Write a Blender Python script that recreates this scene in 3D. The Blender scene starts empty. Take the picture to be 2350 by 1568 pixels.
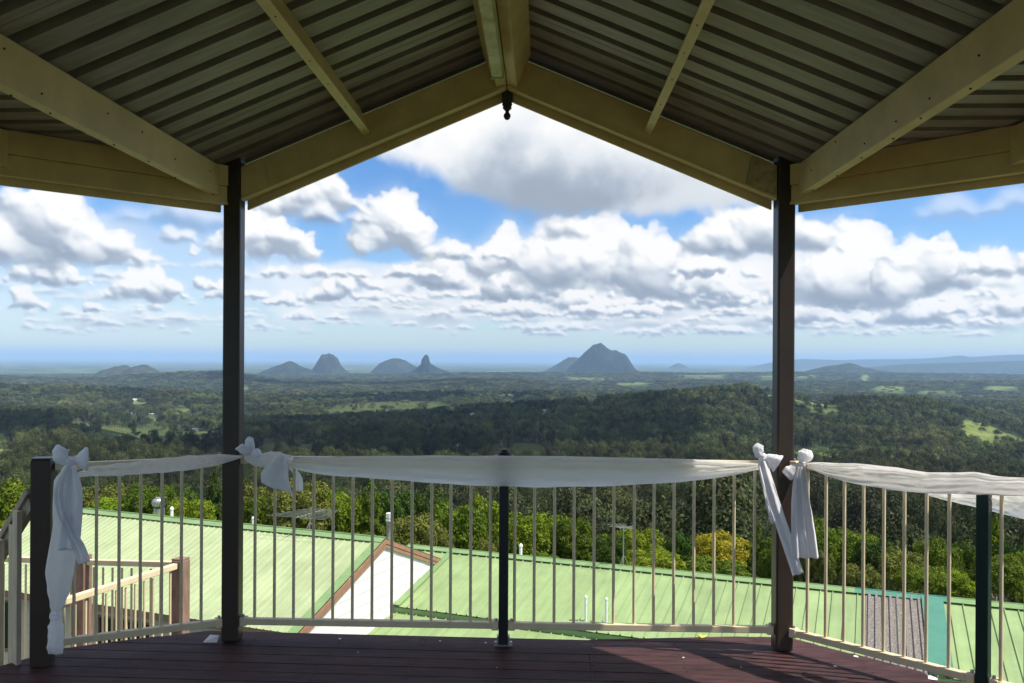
import bpy, math, random
import numpy as np
from mathutils import Vector, Matrix, noise as mnoise

random.seed(7)
C = bpy.context.scene.collection
scene = bpy.context.scene
R = math.radians

# ------------------------------------------------------------------ camera
EYE = Vector((0, 0, 1.52))
FOC = 2000.0
HZ = 825.5
ROLL = 0.0055
cam_d = bpy.data.cameras.new('camera')
cam = bpy.data.objects.new('camera', cam_d)
C.objects.link(cam)
cam_d.sensor_width = 36.0
cam_d.lens = 36.0 * FOC / 2350.0
cam_d.shift_y = (HZ - 783.4) / 2350.0
cam_d.clip_start = 0.05
cam_d.clip_end = 150000
_r = Vector((math.cos(ROLL), 0, math.sin(ROLL)))
_u = Vector((-math.sin(ROLL), 0, math.cos(ROLL)))
_b = Vector((0, -1, 0))
cam.matrix_world = Matrix((( _r.x, _u.x, _b.x, EYE.x), (_r.y, _u.y, _b.y, EYE.y), (_r.z, _u.z, _b.z, EYE.z), (0, 0, 0, 1)))
scene.camera = cam

# ------------------------------------------------------------------ light
SUN_AZ, SUN_EL = 104.0, 58.0
SKY_STRENGTH = 0.105
SUN_STRENGTH = 4.9
S = Vector((math.sin(R(SUN_AZ)) * math.cos(R(SUN_EL)), math.cos(R(SUN_AZ)) * math.cos(R(SUN_EL)), math.sin(R(SUN_EL))))
sun_d = bpy.data.lights.new('sun', 'SUN')
sun_d.energy = SUN_STRENGTH
sun_d.angle = R(0.5)
sun_d.color = (1.0, 0.94, 0.84)
sun = bpy.data.objects.new('sun', sun_d)
C.objects.link(sun)
sun.rotation_euler = S.to_track_quat('Z', 'Y').to_euler()
scene.view_settings.view_transform = 'Standard'
scene.view_settings.look = 'None'
scene.view_settings.gamma = 1.0
scene.view_settings.use_curve_mapping = False
scene.view_settings.exposure = 0.45
scene.render.engine = 'CYCLES'
cy = scene.cycles
cy.use_denoising = True
try:
    cy.denoiser = 'OPENIMAGEDENOISE'
    cy.denoising_input_passes = 'RGB_ALBEDO_NORMAL'
except Exception:
    pass
cy.max_bounces = 8
cy.diffuse_bounces = 5
cy.transparent_max_bounces = 12
cy.volume_bounces = 2
cy.sample_clamp_indirect = 6


def at(px, py, d):
    """point seen at (px, py) of the 2350 x 1568 photograph, at depth d metres"""
    dx, dy = px - 1175.0, py - HZ
    x = dx + ROLL * dy
    y = dy - ROLL * dx
    return Vector((EYE.x + x / FOC * d, EYE.y + d, EYE.z - y / FOC * d))


def at_z(px, py, z):
    p = at(px, py, 1.0) - EYE
    return EYE + p * ((z - EYE.z) / p.z)


def at_plane(px, py, q, nrm):
    p = at(px, py, 1.0) - EYE
    return EYE + p * ((q - EYE).dot(nrm) / p.dot(nrm))


def project(p):
    d = p.y - EYE.y
    x, y = (p.x - EYE.x) / d * FOC, -(p.z - EYE.z) / d * FOC
    return 1175 + x - ROLL * y, HZ + y + ROLL * x


# ------------------------------------------------------------------ value noise
def vnoise(shape, cells, rng, periodic_x=False):
    h, w = shape
    cyy, cxx = max(1, int(cells[0])), max(1, int(cells[1]))
    g = rng.random((cyy + 2, cxx + 2)).astype(np.float32)
    if periodic_x:
        g[:, cxx] = g[:, 0]
        g[:, cxx + 1] = g[:, 1]
    ys = np.linspace(0, cyy, h, endpoint=False)
    xs = np.linspace(0, cxx, w, endpoint=False)
    yi, xi = ys.astype(int), xs.astype(int)
    fy, fx = (ys - yi), (xs - xi)
    fy = (fy * fy * (3 - 2 * fy))[:, None].astype(np.float32)
    fx = (fx * fx * (3 - 2 * fx))[None, :].astype(np.float32)
    a = g[yi][:, xi]; b = g[yi][:, xi + 1]; c = g[yi + 1][:, xi]; d = g[yi + 1][:, xi + 1]
    return (a * (1 - fx) + b * fx) * (1 - fy) + (c * (1 - fx) + d * fx) * fy


def fbm(shape, cell_px, rng, octaves=4, aspect=1.0, periodic_x=False):
    out = np.zeros(shape, np.float32)
    amp, tot = 1.0, 0.0
    for o in range(octaves):
        cp = cell_px / 2 ** o
        if cp < 1.2:
            break
        out += amp * vnoise(shape, (shape[0] / cp * aspect, shape[1] / cp), rng, periodic_x)
        tot += amp
        amp *= 0.5
    return out / tot


def sstep(a, b, x):
    t = np.clip((x - a) / (b - a), 0, 1)
    return t * t * (3 - 2 * t)


def blur(a, s):
    if s < 0.3:
        return a
    n = int(3 * s) + 1
    k = np.exp(-0.5 * (np.arange(-n, n + 1) / s) ** 2).astype(np.float32)
    k /= k.sum()
    p = np.pad(a, ((n, n), (0, 0)), mode='edge')
    a = sum(k[i] * p[i:i + a.shape[0]] for i in range(2 * n + 1))
    p = np.pad(a, ((0, 0), (n, n)), mode='edge')
    return sum(k[i] * p[:, i:i + a.shape[1]] for i in range(2 * n + 1))


# ------------------------------------------------------------------ sky with cumulus clouds all round
SW, SH = 6144, 1536          # azimuth x elevation 0..90 degrees
PPR = SW / (2 * math.pi)     # texture pixels per radian


def build_cloud_arrays():
    rng = np.random.default_rng(11)
    lum = np.ones((SH, SW), np.float32)
    alp = np.zeros((SH, SW), np.float32)

    def sky_xy(px, py):
        p = at(px, py, 1.0) - EYE
        az = math.atan2(p.x, p.y)
        el = math.atan2(p.z, math.hypot(p.x, p.y))
        return (az / (2 * math.pi) + 0.5) * SW, el / (math.pi / 2) * SH

    def paste(x0, y0, L, A):
        h, w = A.shape
        ya, yb = max(0, y0), min(SH, y0 + h)
        if yb <= ya:
            return
        cols = np.arange(x0, x0 + w) % SW
        sub = np.ix_(np.arange(ya, yb), cols)
        a = A[ya - y0:yb - y0]
        l = L[ya - y0:yb - y0]
        old = alp[sub]
        na = a + old * (1 - a)
        lum[sub] = np.where(na > 1e-4, (l * a + lum[sub] * old * (1 - a)) / np.maximum(na, 1e-4), lum[sub])
        alp[sub] = na

    def cumulus(cx, base, hw, h, soft=0.0, dark=0.45, opac=1.0, flat=0.5, towers=None, bright=1.0, veil=0.35, lean=0.0):
        hw, h = max(hw, 5.0), max(h, 3.0)
        m = int(8 + 0.4 * h + soft * 2)
        W, H = int(2 * hw) + 2 * m, int(h * 1.25) + 2 * m
        yy, xx = np.mgrid[0:H, 0:W].astype(np.float32)
        x_c, y_b = W / 2.0, float(m)
        z = np.full((H, W), -1e6, np.float32)
        T = np.zeros((H, W), np.float32)
        ph = rng.random(8) * 6.28

        def env(t):
            e = max(0.0, 1 - abs(t) ** 2.4) ** 0.55
            if towers:
                v = 0.30
                for tc, tw, th in towers:
                    v = max(v, th * math.exp(-abs((t - tc) / tw) ** 2.4))
                return e ** 0.5 * v
            n = 0.60 + 0.24 * math.sin(3.6 * t + ph[0]) + 0.16 * math.sin(8.3 * t + ph[1])
            return e * n
        S1 = []
        n1 = int(np.clip(hw / max(h, 1) * 8, 7, 30))
        for i in range(n1):
            t = -0.94 + 1.88 * (i + rng.random()) / n1
            e = env(t) * h
            r = max(e * (0.30 + 0.22 * rng.random()), h * 0.07)
            lx = lean * e
            S1.append((x_c + t * (hw - 0.5 * r) + lx, y_b + e - r, (rng.random() - 0.5) * h * 0.5, r))
            for k in range(2):
                f = 0.2 + 0.5 * rng.random()
                S1.append((x_c + t * (hw - 0.5 * r) + (rng.random() - .5) * r * 1.5 + lx * f, y_b + f * e, (rng.random() - 0.2) * h * 0.55, max(e * 0.3, r * 0.8)))
        S2 = []
        for (x, y, zz, r) in S1:
            S2.append((x, y, zz, r))
            if r < 2.0:
                continue
            for _ in range(10):
                a = rng.random() * 6.283
                b = (rng.random() - 0.1) * 1.5
                rr = r * (0.22 + 0.30 * rng.random() ** 1.5)
                q = (x + math.cos(a) * math.cos(b) * r * 0.85, y + math.sin(b) * r * 0.85, zz + abs(math.sin(a)) * math.cos(b) * r * 0.8, rr)
                S2.append(q)
                if rr > 3:
                    for _ in range(6):
                        a2 = rng.random() * 6.283
                        b2 = (rng.random() - 0.2) * 1.5
                        r3 = rr * (0.25 + 0.3 * rng.random())
                        S2.append((q[0] + math.cos(a2) * math.cos(b2) * rr * 0.9, q[1] + math.sin(b2) * rr * 0.9, q[2] + abs(math.sin(a2)) * math.cos(b2) * rr * .85, r3))
        c1, c2 = max(6, h * 0.35), max(3, h * 0.09)
        wx = (fbm((H, W), c1, rng, 5) - 0.5) * h * 0.26 + (fbm((H, W), c2, rng, 3) - 0.5) * h * 0.06
        wy = (fbm((H, W), c1, rng, 5) - 0.5) * h * 0.22 + (fbm((H, W), c2, rng, 3) - 0.5) * h * 0.06
        for (x, y, zz, r) in S2:
            g = r + h * 0.20 + 3
            xa, xb = max(0, int(x - g)), min(W, int(x + g + 1))
            ya, yb = max(0, int(y - g)), min(H, int(y + g + 1))
            if xa >= xb or ya >= yb:
                continue
            d2 = (xx[ya:yb, xa:xb] + wx[ya:yb, xa:xb] - x) ** 2 + ((yy[ya:yb, xa:xb] + wy[ya:yb, xa:xb] - y) * 1.05) ** 2
            s = np.sqrt(np.maximum(r * r - d2, 0))
            z[ya:yb, xa:xb] = np.where(s > 0, np.maximum(z[ya:yb, xa:xb], zz + s), z[ya:yb, xa:xb])
            T[ya:yb, xa:xb] += s
        ok = z > -1e5
        zf = np.where(ok, z, -h * 0.3)
        det = 0.5 + (fbm((H, W), max(3, h * 0.16), rng, 5) - 0.5) / (1 + soft * 0.45)

        def shade(zq):
            gy, gx = np.gradient(zq)
            nz = 1.0 / np.sqrt(gx * gx + gy * gy + 1.0)
            return 0.36 * -gx * nz + 0.74 * -gy * nz + 0.42 * nz
        litL = shade(blur(zf, 0.075 * h + 1.0 + soft * 0.4))
        litS = shade(blur(zf + det * h * 0.08, 0.014 * h + 0.5 + soft * 0.35))
        lit = 0.60 * litL + 0.40 * blur(litS, 0.5 + soft * 0.3)
        v = (yy - y_b) / h
        # depth of cloud above each point, seen from the light: dense column = grey underside
        Tn = np.clip(blur(T, 0.02 * h + 0.4) / (h * 0.9 + 1), 0, 1.4)
        col = np.cumsum((Tn * (1.0 / h))[::-1], axis=0)[::-1]
        col = blur(col.astype(np.float32), 0.05 * h + 0.6)
        grey = 1 - np.exp(-1.55 * col)
        L = 0.60 + 0.54 * np.clip(lit * 0.95 + 0.27, 0, 1.0)
        L = L * (1 - 0.52 * dark * grey * (0.7 + 0.6 * det) * (1 - 0.8 * sstep(0.12, 0.62, v + (det - .5) * .4))) + 0.06 * (det - 0.5)
        A = 1 - np.exp(-T / (h * 0.16 + 0.5))
        edge = fbm((H, W), max(4, h * 0.34), rng, 6)
        A = A * sstep(-0.05, 0.45, A + (edge - 0.52) * 1.3)
        fl = 0.15 * flat + 0.03
        bs = sstep(-fl, fl, v + (edge - 0.5) * 0.40)
        A *= bs
        A = blur(A, 0.45 + soft)
        hal = blur(np.clip(T / (h * 0.5 + 1), 0, 1), 0.10 * h + 1) * sstep(0.35, 0.75, edge + 0.12) * veil
        hal = blur(hal * sstep(-0.22, 0.12, v + (edge - .5) * .4), 0.8 + soft)
        A = np.maximum(A, hal)
        paste(int(cx - x_c), int(base - y_b), np.clip(L * bright, 0, 1.1), np.clip(A * opac, 0, 1))

    def P(px, base_y, hwp, hp, **k):
        x, y = sky_xy(px, base_y)
        f = PPR / FOC / (1 + ((px - 1175) / FOC) ** 2) ** 0.5
        cumulus(x, y, hwp * f, hp * f, **k)

    def bank(px0, px1, y_top, y_base, slope=0.0, seed=1, lo=0.5, hi=1.0, opac=1.0, edge_k=1.3, dark_c=0.5, grain=0.10, raw=False, sharp=0.6):
        if raw:
            x0, yb0, x1, yt0 = px0, y_base, px1, y_top
        else:
            x0, yb0 = sky_xy(px0, y_base)
            x1, yt0 = sky_xy(px1, y_top)
        W, H = int(x1 - x0), int(yt0 - yb0)
        m = int(0.18 * H) + 4
        W, H = W + 2 * m, H + 2 * m
        yy, xx = np.mgrid[0:H, 0:W].astype(np.float32)
        r2 = np.random.default_rng(seed)
        u = (xx - W / 2) / (W / 2 - m)
        v = (yy - m) / (H - 2 * m) + slope * u
        n1 = 0.6 * fbm((H, W), 0.45 * H, r2, 6) + 0.4 * fbm((H, W), 0.37 * H, r2, 3)
        n2 = 0.6 * fbm((H, W), 0.23 * H, r2, 6) + 0.4 * fbm((H, W), 0.19 * H, r2, 3)
        e = np.abs(u) ** 2.3 + (np.clip(0.72 - v, 0, 2) / 0.72) ** 2.3 + np.clip(v - 0.8, 0, 2) ** 2 * 8
        n3 = fbm((H, W), 0.10 * H, r2, 6)
        A = sstep(0.98, 0.98 - sharp, e + (n1 - 0.5) * edge_k + (n2 - 0.5) * 0.7 + (n3 - 0.5) * 0.35) * sstep(1.12, 0.9, np.abs(u)) * sstep(-0.16, 0.02, v)
        g = sstep(0.12, 0.70, v + 0.55 * (n1 - 0.5) + 0.30 * (n2 - .5) + 0.22 * (n3 - .5) + 0.45 * np.clip(np.abs(u - dark_c) - 0.30, 0, 1))
        Lb = lo + (hi - lo) * g + grain * (n2 - 0.5)
        paste(int(x0 - m), int(yb0 - m), np.clip(Lb, 0, 1.1), np.clip(blur(A, 0.8) * opac, 0, 1))

    # soft banks all round, out to the horizon, from far to near
    for k in range(300):
        y = 26 + (k / 300.0) ** 1.5 * 85
        cumulus(rng.random() * SW, y, 8 + rng.random() ** 2 * 58 * (0.4 + y / 90), 3 + rng.random() * 6 + y * 0.10, soft=1.0, dark=0.36,
                opac=0.40 + 0.40 * rng.random(), flat=0.8, bright=0.97)
    # a thin broken veil low over the plain
    bank(-900, 900, 560, 775, seed=31, lo=0.80, hi=0.90, opac=0.34, edge_k=1.6)
    bank(700, 3000, 540, 775, seed=32, lo=0.80, hi=0.92, opac=0.62, edge_k=1.3)
    bank(950, 2150, 570, 772, seed=33, lo=0.80, hi=0.98, opac=0.85, edge_k=1.4)
    bank(1700, 2800, 600, 772, seed=34, lo=0.80, hi=0.98, opac=0.75, edge_k=1.4)
    bank(500, 1200, 620, 768, seed=35, lo=0.82, hi=0.97, opac=0.6, edge_k=1.5)
    for k in range(46):
        px = 950 + rng.random() * 1500
        P(px, 762 - rng.random() * 110, 120 + rng.random() * 160, 26 + rng.random() * 34, soft=3.5, dark=0.45, opac=0.50, flat=1.5, bright=0.95)
    for k in range(14):
        px = rng.random() * 900
        P(px, 752 - rng.random() * 90, 90 + rng.random() * 110, 20 + rng.random() * 26, soft=3.5, dark=0.5, opac=0.42, flat=1.5, bright=0.95)
    for k in range(95):
        px = 880 + rng.random() * 1520
        f = k / 95.0
        P(px, 770 - f * 95 + rng.random() * 8, 18 + rng.random() ** 1.6 * 95, 11 + rng.random() * 18 + f * 12, soft=0.7, dark=0.52, opac=0.65 + .3 * rng.random())
    for k in range(34):
        px = rng.random() * 900
        P(px, 760 - (k / 34.0) * 70 + rng.random() * 10, 16 + rng.random() * 48, 9 + rng.random() * 18, soft=0.8, dark=0.5, opac=0.68)
    L = [
        (60, 716, 58, 62, dict(towers=[(-.1, .4, 1.), (.6, .3, .5)])), (225, 718, 38, 30, {}), (130, 676, 95, 20, dict(dark=.75, opac=.6, soft=1.8)),
        (560, 690, 105, 52, {}), (650, 702, 62, 38, {}), (480, 668, 42, 40, {}), (730, 735, 90, 34, {}),
        (800, 696, 125, 70, {}), (815, 672, 75, 80, dict(towers=[(0.1, .28, 1.0), (-.5, .35, .62), (.6, .3, .5)])),
        (1010, 668, 98, 92, dict(towers=[(-.1, .55, 1.0), (.6, .3, .6)])), (1180, 694, 200, 76, dict(dark=.6)), (1500, 712, 250, 72, dict(dark=.62)), (1310, 728, 220, 56, dict(dark=.6)),
        (1740, 706, 90, 74, {}), (1660, 690, 60, 50, {}), (1900, 745, 170, 70, dict(dark=.6)), (2120, 750, 170, 74, dict(dark=.6)), (2290, 730, 140, 78, dict(dark=.6)),
        (340, 694, 112, 80, dict(dark=.45, towers=[(-.2, .5, 1.0), (.45, .35, .7), (-.75, .25, .5)])), (110, 656, 108, 76, dict(towers=[(.1, .4, 1.0), (-.6, .3, .6), (.7, .25, .4)])), (30, 596, 60, 40, dict(opac=.6, soft=1.5)),
        (1220, 640, 150, 150, dict(towers=[(-.5, .3, .85), (.0, .3, .95), (.5, .35, 1.0)], dark=.42)),
        (1560, 690, 200, 110, dict(dark=.5, towers=[(-.3, .4, 1.), (.4, .4, .7)])),
        (1400, 672, 310, 196, dict(dark=.50, towers=[(-0.02, .17, 1.0), (-.22, .2, .80), (-.55, .25, .66), (.25, .2, .80), (.52, .22, .60), (.82, .15, .40)])),
        (1940, 712, 160, 190, dict(dark=.56, towers=[(-.35, .35, .92), (.15, .28, 1.0), (.6, .25, .6)])),
        (2150, 696, 140, 156, dict(dark=.58, towers=[(-.15, .5, 1.0), (.55, .3, .7)])), (2310, 640, 130, 108, dict(dark=.45)),
        (930, 596, 150, 142, dict(dark=.40, towers=[(-.15, .45, 1.0), (.35, .3, .72), (-.7, .25, .5), (.75, .2, .35)])),
        (600, 602, 165, 124, dict(dark=.40, towers=[(-.1, .5, 1.0), (.5, .3, .75), (-.7, .25, .6)])),
        (150, 622, 215, 200, dict(dark=.50, towers=[(-.30, .28, .98), (.02, .3, .90), (.40, .28, .70), (-.75, .25, .66), (.75, .22, .34)])),
        (1740, 592, 215, 126, dict(dark=.56, soft=1.0, towers=[(-.45, .35, .9), (.0, .4, 1.0), (.5, .35, .75)])),
        (725, 498, 150, 112, dict(dark=.35, soft=0.8, towers=[(.05, .45, 1.0), (.55, .3, .6), (-.5, .3, .7)])), (775, 516, 105, 56, dict(dark=.95, soft=2.2, opac=.85, bright=.93)),
        (395, 525, 190, 90, dict(dark=.6, soft=5, opac=.55)), (30, 470, 60, 30, dict(soft=3, opac=.4)), (560, 640, 60, 26, dict(dark=.9, soft=2, opac=.6)),
        (2250, 500, 150, 95, dict(dark=.3, soft=3, opac=.42)), (1280, 552, 110, 64, dict(soft=1.6, opac=.75)),
        (430, 560, 70, 46, dict(soft=1.5, opac=.7)), (1640, 640, 110, 66, dict(dark=.55)), (1090, 600, 90, 60, dict(soft=.8)), (2050, 600, 60, 36, dict(soft=1.5, opac=.6)),
        (700, 640, 110, 50, dict(dark=.55, soft=.6)), (900, 640, 120, 46, dict(dark=.6, soft=.6)), (240, 640, 70, 30, dict(soft=1.5, opac=.7)),
    ]
    for (px, by, hwp, hp, kk) in L:
        k = dict(soft=0.25, dark=0.58, veil=0.55)
        k.update(kk)
        P(px, by, hwp, hp, **k)
    bank(1150, 2080, 60, 512, seed=5, lo=0.76, hi=1.04, edge_k=0.9, dark_c=-0.2, sharp=0.35)
    bank(830, 1660, 70, 506, seed=8, lo=0.52, hi=1.0, edge_k=0.9, dark_c=-0.05, sharp=0.32)
    # broken cumulus banks away from the view, at every azimuth and overhead
    for k in range(46):
        x = rng.random() * (SW - 1500) + SW / 2 + 560
        y = 110 + rng.random() * 620
        w = 260 + rng.random() * 420
        bank(x, x + w, y + w * (0.30 + .12 * rng.random()), y, seed=100 + k, lo=0.62, hi=1.0, edge_k=1.1, dark_c=rng.random() - .5, raw=True)
    for k in range(14):
        x = rng.random() * SW
        y = 560 + rng.random() * 500
        bank(x, x + 1100, y + 300, y, seed=200 + k, lo=0.62, hi=1.0, edge_k=1.2, raw=True)
    # cumulus away from the view, at every azimuth
    for k in range(40):
        az = rng.random() * (SW - 1250) + SW / 2 + 625
        y = 120 + rng.random() ** 0.8 * 900
        cumulus(az, y, 60 + rng.random() * 190, 35 + rng.random() * 100, soft=2 + y / 120, dark=0.4, opac=0.9)
    for k in range(12):
        cumulus(SW / 2 - 600 + rng.random() * 1200, 420 + rng.random() * 600, 100 + rng.random() * 160, 60 + rng.random() * 90, soft=6, dark=0.4, opac=0.85)
    return lum, alp


def build_clouds():
    lum, alp = build_cloud_arrays()
    img = bpy.data.images.new('cloud_field', SW, SH, alpha=True, float_buffer=False, is_data=True)
    buf = np.ones((SH, SW, 4), np.float32)
    buf[..., 0] = np.clip(lum, 0, 1.1) / 1.1
    buf[..., 1] = alp
    img.pixels.foreach_set(buf.ravel())
    img.update()
    img.pack()
    return img


world = bpy.data.worlds.new('World')
scene.world = world
world.use_nodes = True
wn, wl = world.node_tree.nodes, world.node_tree.links
wn.clear()
wout = wn.new('ShaderNodeOutputWorld')
wbg = wn.new('ShaderNodeBackground')
wbg.inputs['Strength'].default_value = SKY_STRENGTH
sky = wn.new('ShaderNodeTexSky')
sky.sky_type = 'NISHITA'
sky.sun_disc = False
sky.sun_elevation = R(SUN_EL)
sky.sun_rotation = R(SUN_AZ)
sky.altitude = 400
sky.air_density = 1.0
sky.dust_density = 0.3
sky.ozone_density = 2.0
tc = wn.new('ShaderNodeTexCoord')
sep = wn.new('ShaderNodeSeparateXYZ')
wl.new(tc.outputs['Generated'], sep.inputs[0])


def wm(op, a, b=None, **kw):
    n = wn.new('ShaderNodeMath')
    n.operation = op
    for i, v in enumerate((a, b)):
        if v is None:
            continue
        if isinstance(v, (int, float)):
            n.inputs[i].default_value = v
        else:
            wl.new(v, n.inputs[i])
    return n.outputs[0]


azn = wm('ARCTAN2', sep.outputs[0], sep.outputs[1])
un = wm('ADD', wm('DIVIDE', azn, 2 * math.pi), 0.5)
eln = wm('ARCSINE', sep.outputs[2])
vn = wm('DIVIDE', eln, math.pi / 2)
vn = wm('MAXIMUM', vn, 0.0005)
comb = wn.new('ShaderNodeCombineXYZ')
wl.new(un, comb.inputs[0])
wl.new(vn, comb.inputs[1])
itex = wn.new('ShaderNodeTexImage')
itex.image = build_clouds()
itex.image.colorspace_settings.name = 'Non-Color'
itex.interpolation = 'Linear'
itex.extension = 'EXTEND'
wl.new(comb.outputs[0], itex.inputs[0])
isep = wn.new('ShaderNodeSeparateColor')
wl.new(itex.outputs[0], isep.inputs[0])
cr = wn.new('ShaderNodeValToRGB')
wl.new(isep.outputs[0], cr.inputs[0])
els = cr.color_ramp.elements
els[0].position = 0.25
els[0].color = (0.155, 0.205, 0.29, 1)
els[1].position = 0.90
els[1].color = (1.0, 1.0, 1.0, 1)
e = els.new(0.55)
e.color = (0.44, 0.51, 0.61, 1)
e = els.new(0.75)
e.color = (0.78, 0.83, 0.88, 1)
cm = wn.new('ShaderNodeMix')
cm.data_type = 'RGBA'
cm.blend_type = 'MULTIPLY'
cm.inputs[0].default_value = 1.0
wl.new(cr.outputs[0], cm.inputs[6])
cm.inputs[7].default_value = (7.5, 7.4, 7.3, 1)
skyc = wn.new('ShaderNodeHueSaturation')
skyc.inputs['Saturation'].default_value = 1.25
skyc.inputs['Value'].default_value = 1.0
wl.new(sky.outputs[0], skyc.inputs['Color'])
mx = wn.new('ShaderNodeMix')
mx.data_type = 'RGBA'
wl.new(isep.outputs[1], mx.inputs[0])
tint = wn.new('ShaderNodeMix')
tint.data_type = 'RGBA'
tint.blend_type = 'MULTIPLY'
tint.inputs[0].default_value = 1.0
tint.inputs[7].default_value = (0.84, 0.93, 1.10, 1)
wl.new(skyc.outputs[0], tint.inputs[6])
wl.new(tint.outputs[2], mx.inputs[6])
wl.new(cm.outputs[2], mx.inputs[7])
wl.new(mx.outputs[2], wbg.inputs['Color'])
wl.new(wbg.outputs[0], wout.inputs['Surface'])
world.cycles.sampling_method = 'MANUAL'
world.cycles.sample_map_resolution = 1024


# ------------------------------------------------------------------ materials
def mat(name, col,  rough=0.6, var=0.0, scale=3.0, stretch=(1, 1, 1), col2=None, bump=0.0, bump_scale=40.0, metal=0.0, spec=0.4,
        objvar=0.0, transl=0.0, alpha=1.0, transl_col=None, coords='Object', worldvar=0.0):
    m = bpy.data.materials.new(name)
    m.use_nodes = True
    nt = m.node_tree
    n, l = nt.nodes, nt.links
    b = n['Principled BSDF']
    b.inputs['Roughness'].default_value = rough
    b.inputs['Metallic'].default_value = metal
    b.inputs['Specular IOR Level'].default_value = spec
    tcn = n.new('ShaderNodeTexCoord')
    mp = n.new('ShaderNodeMapping')
    mp.inputs['Scale'].default_value = stretch
    l.new(tcn.outputs[coords], mp.inputs[0])
    out = None
    if var > 0 or col2 is not None:
        nz = n.new('ShaderNodeTexNoise')
        nz.inputs['Scale'].default_value = scale
        nz.inputs['Detail'].default_value = 6
        nz.inputs['Roughness'].default_value = 0.62
        l.new(mp.outputs[0], nz.inputs['Vector'])
        rmp = n.new('ShaderNodeValToRGB')
        l.new(nz.outputs[0], rmp.inputs[0])
        c2 = col2 if col2 is not None else tuple(c * (1 + var) for c in col)
        c1 = col if col2 is not None else tuple(c * (1 - var) for c in col)
        rmp.color_ramp.elements[0].position = 0.36
        rmp.color_ramp.elements[1].position = 0.66
        rmp.color_ramp.elements[0].color = (*c1, 1)
        rmp.color_ramp.elements[1].color = (*c2, 1)
        out = rmp.outputs[0]
    else:
        rgb = n.new('ShaderNodeRGB')
        rgb.outputs[0].default_value = (*col, 1)
        out = rgb.outputs[0]
    if objvar > 0:
        oi = n.new('ShaderNodeObjectInfo')
        mr = n.new('ShaderNodeMapRange')
        mr.inputs[3].default_value = 1 - objvar
        mr.inputs[4].default_value = 1 + objvar
        l.new(oi.outputs['Random'], mr.inputs[0])
        hs = n.new('ShaderNodeHueSaturation')
        l.new(mr.outputs[0], hs.inputs['Value'])
        l.new(out, hs.inputs['Color'])
        w = n.new('ShaderNodeTexWhiteNoise')
        w.noise_dimensions = '1D'
        l.new(oi.outputs['Random'], w.inputs['W'])
        mr2 = n.new('ShaderNodeMapRange')
        mr2.inputs[3].default_value = 0.5 - objvar * 0.045
        mr2.inputs[4].default_value = 0.5 + objvar * 0.045
        l.new(w.outputs[0], mr2.inputs[0])
        l.new(mr2.outputs[0], hs.inputs['Hue'])
        out = hs.outputs[0]
    if worldvar > 0:
        gp = n.new('ShaderNodeNewGeometry')
        wz = n.new('ShaderNodeTexNoise')
        wz.inputs['Scale'].default_value = 0.0075
        wz.inputs['Detail'].default_value = 5
        wz.inputs['Roughness'].default_value = 0.6
        l.new(gp.outputs['Position'], wz.inputs['Vector'])
        wr_ = n.new('ShaderNodeMapRange')
        wr_.inputs[1].default_value = 0.33
        wr_.inputs[2].default_value = 0.67
        wr_.inputs[3].default_value = 1 - worldvar
        wr_.inputs[4].default_value = 1 + worldvar
        l.new(wz.outputs[0], wr_.inputs[0])
        wh = n.new('ShaderNodeMapRange')
        wh.inputs[1].default_value = 0.35
        wh.inputs[2].default_value = 0.65
        wh.inputs[3].default_value = 0.525
        wh.inputs[4].default_value = 0.475
        wz2 = n.new('ShaderNodeTexNoise')
        wz2.inputs['Scale'].default_value = 0.004
        wz2.inputs['Detail'].default_value = 4
        l.new(gp.outputs['Position'], wz2.inputs['Vector'])
        l.new(wz2.outputs[0], wh.inputs[0])
        hv_ = n.new('ShaderNodeHueSaturation')
        l.new(wr_.outputs[0], hv_.inputs['Value'])
        l.new(wh.outputs[0], hv_.inputs['Hue'])
        l.new(out, hv_.inputs['Color'])
        out = hv_.outputs[0]
    l.new(out, b.inputs['Base Color'])
    if bump > 0:
        nb = n.new('ShaderNodeTexNoise')
        nb.inputs['Scale'].default_value = bump_scale
        nb.inputs['Detail'].default_value = 4
        l.new(mp.outputs[0], nb.inputs['Vector'])
        bp = n.new('ShaderNodeBump')
        bp.inputs['Strength'].default_value = bump
        bp.inputs['Distance'].default_value = 0.01
        l.new(nb.outputs[0], bp.inputs['Height'])
        l.new(bp.outputs[0], b.inputs['Normal'])
    last = b.outputs[0]
    if transl > 0:
        tr = n.new('ShaderNodeBsdfTranslucent')
        if transl_col is not None:
            tr.inputs[0].default_value = (*transl_col, 1)
        else:
            l.new(out, tr.inputs[0])
        ms = n.new('ShaderNodeMixShader')
        ms.inputs[0].default_value = transl
        l.new(last, ms.inputs[1])
        l.new(tr.outputs[0], ms.inputs[2])
        last = ms.outputs[0]
    if alpha < 1:
        tp = n.new('ShaderNodeBsdfTransparent')
        ms = n.new('ShaderNodeMixShader')
        ms.inputs[0].default_value = alpha
        l.new(tp.outputs[0], ms.inputs[1])
        l.new(last, ms.inputs[2])
        last = ms.outputs[0]
    l.new(last, n['Material Output'].inputs['Surface'])
    return m


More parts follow.
